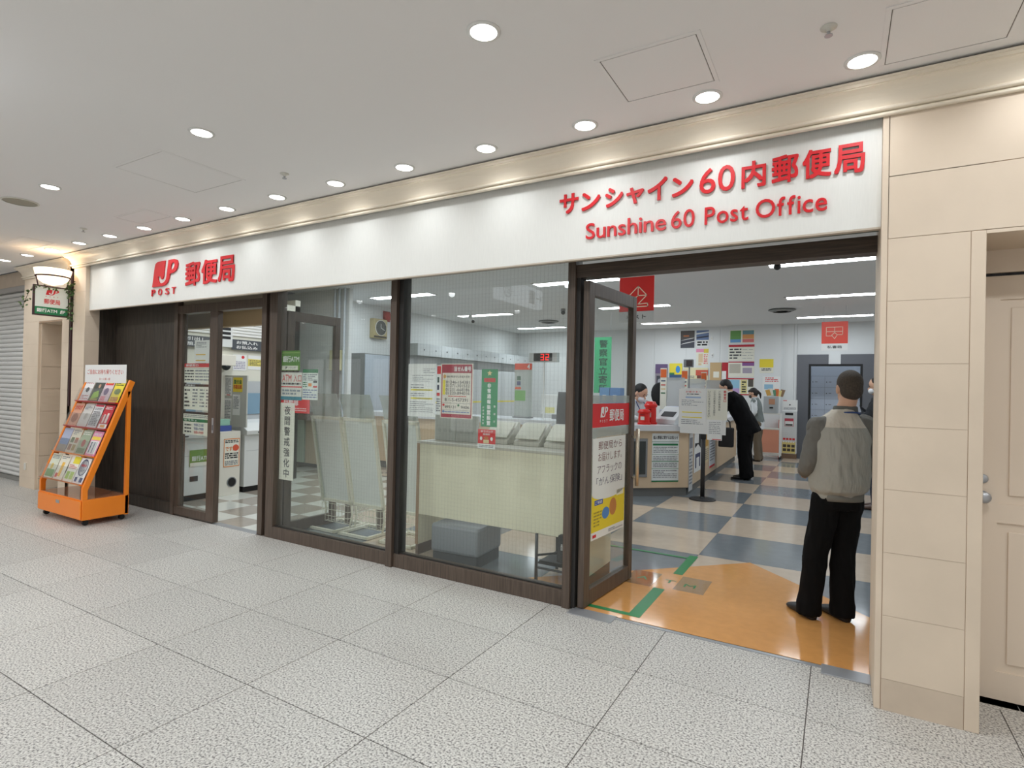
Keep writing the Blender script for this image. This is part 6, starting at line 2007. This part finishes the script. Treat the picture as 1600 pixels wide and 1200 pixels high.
    if mask:
        m_ = MB()
        m_.ball(hp(0, 0.052, -0.058), (0.064 * HS, 0.056 * HS, 0.046 * HS), 16, 10, hm)
        mo_ = blob('face_mask', m_, 0.009, mask, t, 2)
        for s in (-1, 1):
            MB().tube([hp(s * 0.06, 0.05, -0.04), hp(s * 0.082, 0.0, -0.01)], 0.003, 5).build('mask_loop', mask, t)
    # --- trousers
    tr = MB()
    g = girth
    loft(tr, [(Vector((0, 0, 0.80)) * S, (0.155 * S * g, 0, 0), (0, 0.115 * S * g, 0)), (Vector((0, 0, 0.90)) * S, (0.160 * S * g, 0, 0), (0, 0.118 * S * g, 0)), (ub(0, 0, 1.0), (0.150 * S * g, 0, 0), (0, 0.112 * S * g, 0))])
    for k in 'LR':
        a = J['an' + k]
        limb(tr, [J['hip' + k], J['kn' + k], a + Vector((0, 0, 0.0))], [0.098 * S * g, 0.078 * S * g, 0.072 * S * g])
        tr.cyl(a + Vector((0, 0, 0.03 * S)), a - Vector((0, 0, 0.055 * S)), 0.075 * S * g, 0.078 * S * g, 14)
    blob('trousers', tr, voxel, trousers, t, 4, fold=0.009 * S, fscale=(10, 10, 3.2), seed=loc[0])
    # --- shoes
    for k in 'LR':
        a, e = J['an' + k].copy(), J['toe' + k].copy()
        sh_ = MB()
        d = (e - a)
        d.z = 0
        d.normalize()
        sd = Vector((-d.y, d.x, 0))
        ctr = Vector((a.x, a.y, 0))
        secs = []
        for q, w_, hgt in ((-0.06, .026, .05), (-0.045, .036, .075), (0.0, .040, .085), (0.06, .042, .075), (0.12, .048, .055), (0.17, .047, .042), (0.205, .036, .03), (0.225, .018, .022)):
            secs.append((ctr + d * q * S + Vector((0, 0, hgt * S / 2 + 0.002)), sd * w_ * S * (1 + (toe_w - 1) * max(0, min(1, (q + .06) / .15))), Vector((0, 0, hgt * S / 2 * (1 + (toe_w - 1) * .6)))))
        loft(sh_, secs, 14)
        so = sh_.build('shoe', shoes, t, smooth=True)
    # --- upper garment: trunk and two sleeves
    tp = MB()
    if torso:
        loft(tp, torso)
    else:
        loft(tp, [(ub(0, 0, hem), (0.172 * S * g, 0, 0), bm_ @ Vector((0, 0.125 * S * g, 0))), (ub(0, 0, 0.95), (0.168 * S * g, 0, 0), bm_ @ Vector((0, 0.122 * S * g, 0))), (ub(0, 0.005, 1.08), (0.165 * S * g, 0, 0), bm_ @ Vector((0, 0.118 * S * g, 0))),
                  (ub(0, 0.0, 1.22), (0.180 * S * g, 0, 0), bm_ @ Vector((0, 0.122 * S * g, 0))), (ub(0, -0.005, 1.34), (0.184 * S * g, 0, 0), bm_ @ Vector((0, 0.108 * S * g, 0))), (ub(0, -0.005, 1.41), (0.145 * S * g, 0, 0), bm_ @ Vector((0, 0.085 * S, 0))),
                  (ub(0, 0, 1.45), (0.085 * S, 0, 0), bm_ @ Vector((0, 0.07 * S, 0))), (ub(0, 0.005, 1.475), (0.066 * S, 0, 0), bm_ @ Vector((0, 0.062 * S, 0)))])
    for k in 'LR':
        tp.ball(J['sh' + k], 0.072 * S * g, 14, 9)
    blob('upper_garment', tp, voxel, top, t, 4, fold=0.009 * S, fscale=(6, 6, 4), seed=loc[1])
    for k in 'LR':
        sl_ = MB()
        end = J['el' + k].lerp(J['wr' + k], sleeve_end * 0.97)
        limb(sl_, [J['sh' + k], J['el' + k], end], [0.070 * S * g, 0.056 * S * g, 0.044 * S * g])
        blob('sleeve', sl_, voxel, sleeves or top, t, 3, fold=0.008 * S, fscale=(9, 9, 8))
    if shirt_tail:
        st_ = MB()
        loft(st_, [(Vector((0, 0, hem - 0.16)) * S, (0.180 * S * g, 0, 0), (0, 0.132 * S * g, 0)), (Vector((0, 0, hem + 0.05)) * S, (0.170 * S * g, 0, 0), (0, 0.124 * S * g, 0))])
        blob('shirt_tail', st_, voxel, shirt_tail, t, 2)
    if collar:
        cl = MB()
        loft(cl, [(J['neck'] - Vector((0, 0, 0.03 * S)), (0.078 * S, 0, 0), (0, 0.074 * S, 0)), (J['neck'] + Vector((0, 0, 0.03 * S)), (0.066 * S, 0, 0), (0, 0.066 * S, 0))])
        blob('collar', cl, 0.009, collar, t, 2)
    return t, J, hp



# ---- man in the grey jacket, standing in the entrance with his back to the corridor
JG = bpy.data.materials.new('jacket_grey')
JG.use_nodes = True
nt = JG.node_tree
bs = nt.nodes['Principled BSDF']
bs.inputs['Roughness'].default_value = 0.8
tc = nt.nodes.new('ShaderNodeTexCoord')
sx_ = nt.nodes.new('ShaderNodeSeparateXYZ')
nt.links.new(tc.outputs['Object'], sx_.inputs[0])
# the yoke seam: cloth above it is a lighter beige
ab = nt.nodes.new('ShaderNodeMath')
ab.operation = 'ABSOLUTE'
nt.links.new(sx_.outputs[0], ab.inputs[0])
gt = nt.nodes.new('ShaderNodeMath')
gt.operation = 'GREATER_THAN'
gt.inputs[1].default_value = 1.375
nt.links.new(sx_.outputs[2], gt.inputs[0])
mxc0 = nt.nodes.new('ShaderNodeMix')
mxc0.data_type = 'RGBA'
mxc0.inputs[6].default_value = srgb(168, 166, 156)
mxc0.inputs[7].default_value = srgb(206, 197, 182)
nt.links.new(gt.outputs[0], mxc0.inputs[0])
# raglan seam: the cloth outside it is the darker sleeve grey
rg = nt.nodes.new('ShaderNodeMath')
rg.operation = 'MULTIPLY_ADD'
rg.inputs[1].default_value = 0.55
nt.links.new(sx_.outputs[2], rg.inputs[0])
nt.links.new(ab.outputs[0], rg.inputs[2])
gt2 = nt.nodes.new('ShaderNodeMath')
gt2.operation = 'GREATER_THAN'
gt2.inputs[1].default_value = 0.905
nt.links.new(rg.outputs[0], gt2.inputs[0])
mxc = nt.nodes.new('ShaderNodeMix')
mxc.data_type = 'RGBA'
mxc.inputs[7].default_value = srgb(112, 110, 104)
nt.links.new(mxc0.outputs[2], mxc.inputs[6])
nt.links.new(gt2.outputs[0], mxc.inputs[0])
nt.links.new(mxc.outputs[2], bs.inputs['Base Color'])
nz = nt.nodes.new('ShaderNodeTexNoise')
nz.inputs['Scale'].default_value = 9.0
mp_ = nt.nodes.new('ShaderNodeMapping')
mp_.inputs['Scale'].default_value = (2.2, 1.5, 0.6)
nt.links.new(tc.outputs['Object'], mp_.inputs[0])
nt.links.new(mp_.outputs[0], nz.inputs['Vector'])
bpn = nt.nodes.new('ShaderNodeBump')
bpn.inputs['Strength'].default_value = 0.8
bpn.inputs['Distance'].default_value = 0.03
nt.links.new(nz.outputs['Fac'], bpn.inputs['Height'])
nt.links.new(bpn.outputs[0], bs.inputs['Normal'])
SLV = mat('sleeve_grey', (112, 110, 104), 0.8, bump=0.6, bscale=14)
BLKT = mat('black_trouser', (12, 12, 13), 0.9, spec=0.2)
HAIRG = mat('hair_greying', (74, 64, 54), 0.75, bump=0.6, bscale=240, var=0.25, vscale=90)
CROC = mat('croc_black', (34, 36, 40), 0.45)

ang = math.radians(30)
# joints below are given in the man's own axes: x to his right, y ahead
MAN_T = [((0.0, 0.0, 0.862), (0.158, 0, 0), (0, 0.120, 0)), ((0.0, 0.0, 0.905), (0.160, 0, 0), (0, 0.122, 0)), ((0.0, -0.005, 0.93), (0.180, 0, 0), (0, 0.145, 0)), ((0.0, -0.01, 1.00), (0.190, 0, 0), (0, 0.152, 0)),
         ((0.0, -0.01, 1.15), (0.195, 0, 0), (0, 0.145, 0)), ((0.005, -0.01, 1.28), (0.198, 0, 0), (0, 0.140, 0)), ((0.01, -0.005, 1.37), (0.185, 0, 0), (0, 0.118, 0)), ((0.02, 0.0, 1.44), (0.135, 0, 0), (0, 0.09, 0)), ((0.03, 0.01, 1.48), (0.085, 0, 0), (0, 0.078, 0)), ((0.035, 0.015, 1.50), (0.070, 0, 0), (0, 0.070, 0))]
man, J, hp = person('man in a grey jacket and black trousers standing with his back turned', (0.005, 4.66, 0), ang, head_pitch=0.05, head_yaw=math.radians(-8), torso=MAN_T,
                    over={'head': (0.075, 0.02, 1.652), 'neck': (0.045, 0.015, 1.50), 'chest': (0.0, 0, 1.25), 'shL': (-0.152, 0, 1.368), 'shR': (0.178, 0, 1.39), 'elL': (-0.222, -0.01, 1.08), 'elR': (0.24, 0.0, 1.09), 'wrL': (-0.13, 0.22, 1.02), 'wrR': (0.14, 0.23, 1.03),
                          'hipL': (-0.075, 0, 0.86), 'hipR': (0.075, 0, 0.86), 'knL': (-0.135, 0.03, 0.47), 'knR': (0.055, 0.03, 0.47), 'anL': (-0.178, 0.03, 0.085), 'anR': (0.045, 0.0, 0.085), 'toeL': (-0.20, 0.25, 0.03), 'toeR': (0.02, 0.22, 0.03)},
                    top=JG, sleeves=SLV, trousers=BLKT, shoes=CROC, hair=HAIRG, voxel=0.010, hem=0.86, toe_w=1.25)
# rib hem, stand collar and lanyard of the jacket
rb_ = MB()
loft(rb_, [((0, 0, 0.858), (0.163, 0, 0), (0, 0.125, 0)), ((0, 0, 0.912), (0.165, 0, 0), (0, 0.127, 0))], 40)
rb_.build('rib_hem', mat('rib_grey', (126, 124, 116), 0.85), man, smooth=True)
cl_ = MB()
loft(cl_, [((0.045, 0.012, 1.455), (0.088, 0, 0), (0, 0.086, 0)), ((0.05, 0.015, 1.49), (0.078, 0, 0), (0, 0.078, 0)), ((0.055, 0.018, 1.525), (0.072, 0, 0), (0, 0.072, 0))], 28)
blob('collar', cl_, 0.008, mat('collar_grey', (98, 98, 92), 0.85), man, 2)
ln = [(0.048 + 0.092 * math.cos(a_), 0.012 + 0.09 * math.sin(a_), 1.462 - 0.02 * math.sin(a_)) for a_ in [2 * math.pi * k / 24 for k in range(25)]]
MB().tube(ln, 0.0065, 6).build('lanyard', mat('lanyard_blue', (50, 76, 130), 0.6), man, smooth=True)

# ---- customer in a black suit bending over the counter
BSUIT = mat('suit_black', (11, 11, 13), 0.9, spec=0.2)
suit, J, hp = person('customer in a black suit bending forward over the counter', (-1.49, 11.3, 0), math.radians(90), S=1.14, bend=0.48, head_pitch=0.3, girth=1.22, hem=0.72,
                     arms={'elL': (-0.20, 0.36, 1.12), 'wrL': (-0.13, 0.50, 1.02), 'elR': (0.20, 0.38, 1.12), 'wrR': (0.10, 0.50, 1.04)}, top=BSUIT, trousers=BSUIT, shoes=mat('shoe_black', (20, 18, 18), 0.3), hair=mat('hair_black', (22, 20, 20), 0.6, bump=0.4, bscale=200), collar=WHITE, voxel=0.014)
bg = thing('briefcase', 'black leather bag hanging from the suited customer arm', 'bag', (-1.79, 11.0, 0.60))
box('bag_body', mat('bag_black', (24, 24, 28), 0.45), bg, -0.13, -0.06, 0, 0.13, 0.06, 0.36, bevel=0.02)
for y in (-0.03, 0.03):
    MB().tube([(-0.07, y, 0.35), (-0.06, y, 0.46), (0.0, y, 0.52), (0.06, y, 0.46), (0.07, y, 0.35)], 0.007).build('handle', BLACK, bg, smooth=True)

# ---- clerk in vest by the back wall
VEST = mat('vest_grey', (122, 130, 128), 0.8)
SHIRT = mat('shirt_white', (226, 230, 232), 0.7)
BRT = mat('trouser_brown', (112, 100, 84), 0.8)
wom, J, hp = person('woman with ponytail and dark mask in grey vest by the back wall', (-1.64, 14.5, 0), math.radians(85), S=1.02, bend=0.16, head_pitch=0.2, girth=0.95, hem=0.90,
                    arms={'elL': (-0.22, 0.03, 1.10), 'wrL': (-0.16, 0.25, 1.02), 'elR': (0.22, 0.03, 1.10), 'wrR': (0.16, 0.25, 1.02)}, top=VEST, sleeves=SHIRT, trousers=BRT, shoes=mat('shoe_black', (20, 18, 18), 0.3), hair=mat('hair_dark', (36, 28, 26), 0.6), mask=mat('mask_dark', (52, 50, 54), 0.8), hair_long=True, shirt_tail=SHIRT, voxel=0.014, collar=SHIRT)

# ---- masked clerk behind the counter
clk, J, hp = person('clerk with white mask and white shirt behind the counter', (-3.08, 9.42, 0), math.radians(-130), S=1.02, head_s=1.2, bend=0.36, head_pitch=0.3, head_yaw=math.radians(25), hem=0.85,
                    arms={'elL': (-0.24, 0.12, 1.14), 'wrL': (-0.10, 0.30, 1.12), 'elR': (0.24, 0.12, 1.14), 'wrR': (0.10, 0.30, 1.12)}, top=SHIRT, trousers=mat('trouser_navy', (44, 48, 62), 0.8), shoes=mat('shoe_black', (20, 18, 18), 0.3), hair=mat('hair_black', (22, 20, 20), 0.6), mask=mat('mask_white', (232, 234, 238), 0.8), voxel=0.013, collar=SHIRT)
MB().tube([J['neck'] + Vector((-0.07, 0.02, 0.0)), J['neck'] + Vector((-0.075, 0.14, -0.12)), J['neck'] + Vector((0, 0.19, -0.34)), J['neck'] + Vector((0.075, 0.14, -0.12)), J['neck'] + Vector((0.07, 0.02, 0.0))], 0.008, 6).build('lanyard', mat('lanyard_navy', (46, 56, 110), 0.6), clk, smooth=True)

# ---- person at the right edge of the entrance, half hidden by the stone pillar
rp, J, hp = person('masked person in black jacket half hidden by the right pillar', (0.50, 9.5, 0), math.radians(80), S=1.10, head_pitch=0.15, hem=0.80,
                   arms={'elL': (-0.22, 0.10, 1.14), 'wrL': (-0.10, 0.28, 1.30), 'elR': (0.22, 0.10, 1.14), 'wrR': (0.10, 0.28, 1.30)}, top=mat('jacket_black', (28, 30, 36), 0.7), trousers=mat('trouser_navy', (44, 48, 62), 0.8), shoes=mat('shoe_brown', (80, 56, 44), 0.4), hair=mat('hair_dark', (36, 28, 26), 0.6), mask=mat('mask_white', (232, 234, 238), 0.8), voxel=0.014, collar=WHITE)
mg = thing('magazine', 'white and red magazine held open by the masked person', 'magazine', (0.19, 9.45, 1.44))
MB().fbox((0.0, -0.12, 0.0), (0.1, 1, 0), Vector((-0.45, 0, 0.8)).normalized(), Vector((0.8, 0, 0.45)).normalized(), 0.26, 0.30, 0.006).build('cover', PAPERW, mg)
MB().fbox((0.0, -0.10, 0.0), (0.1, 1, 0), Vector((-0.45, 0, 0.8)).normalized(), Vector((-0.8, 0, -0.45)).normalized(), 0.12, 0.14, 0.004).build('cover_print', cm(176, 40, 70), mg)
MB().fbox((-0.06, -0.13, -0.12), (1, 0, 0), Vector((-0.25, 0, 1)).normalized(), (0, -1, 0), 0.16, 0.2, 0.01).build('folder', cm(170, 176, 188), mg)
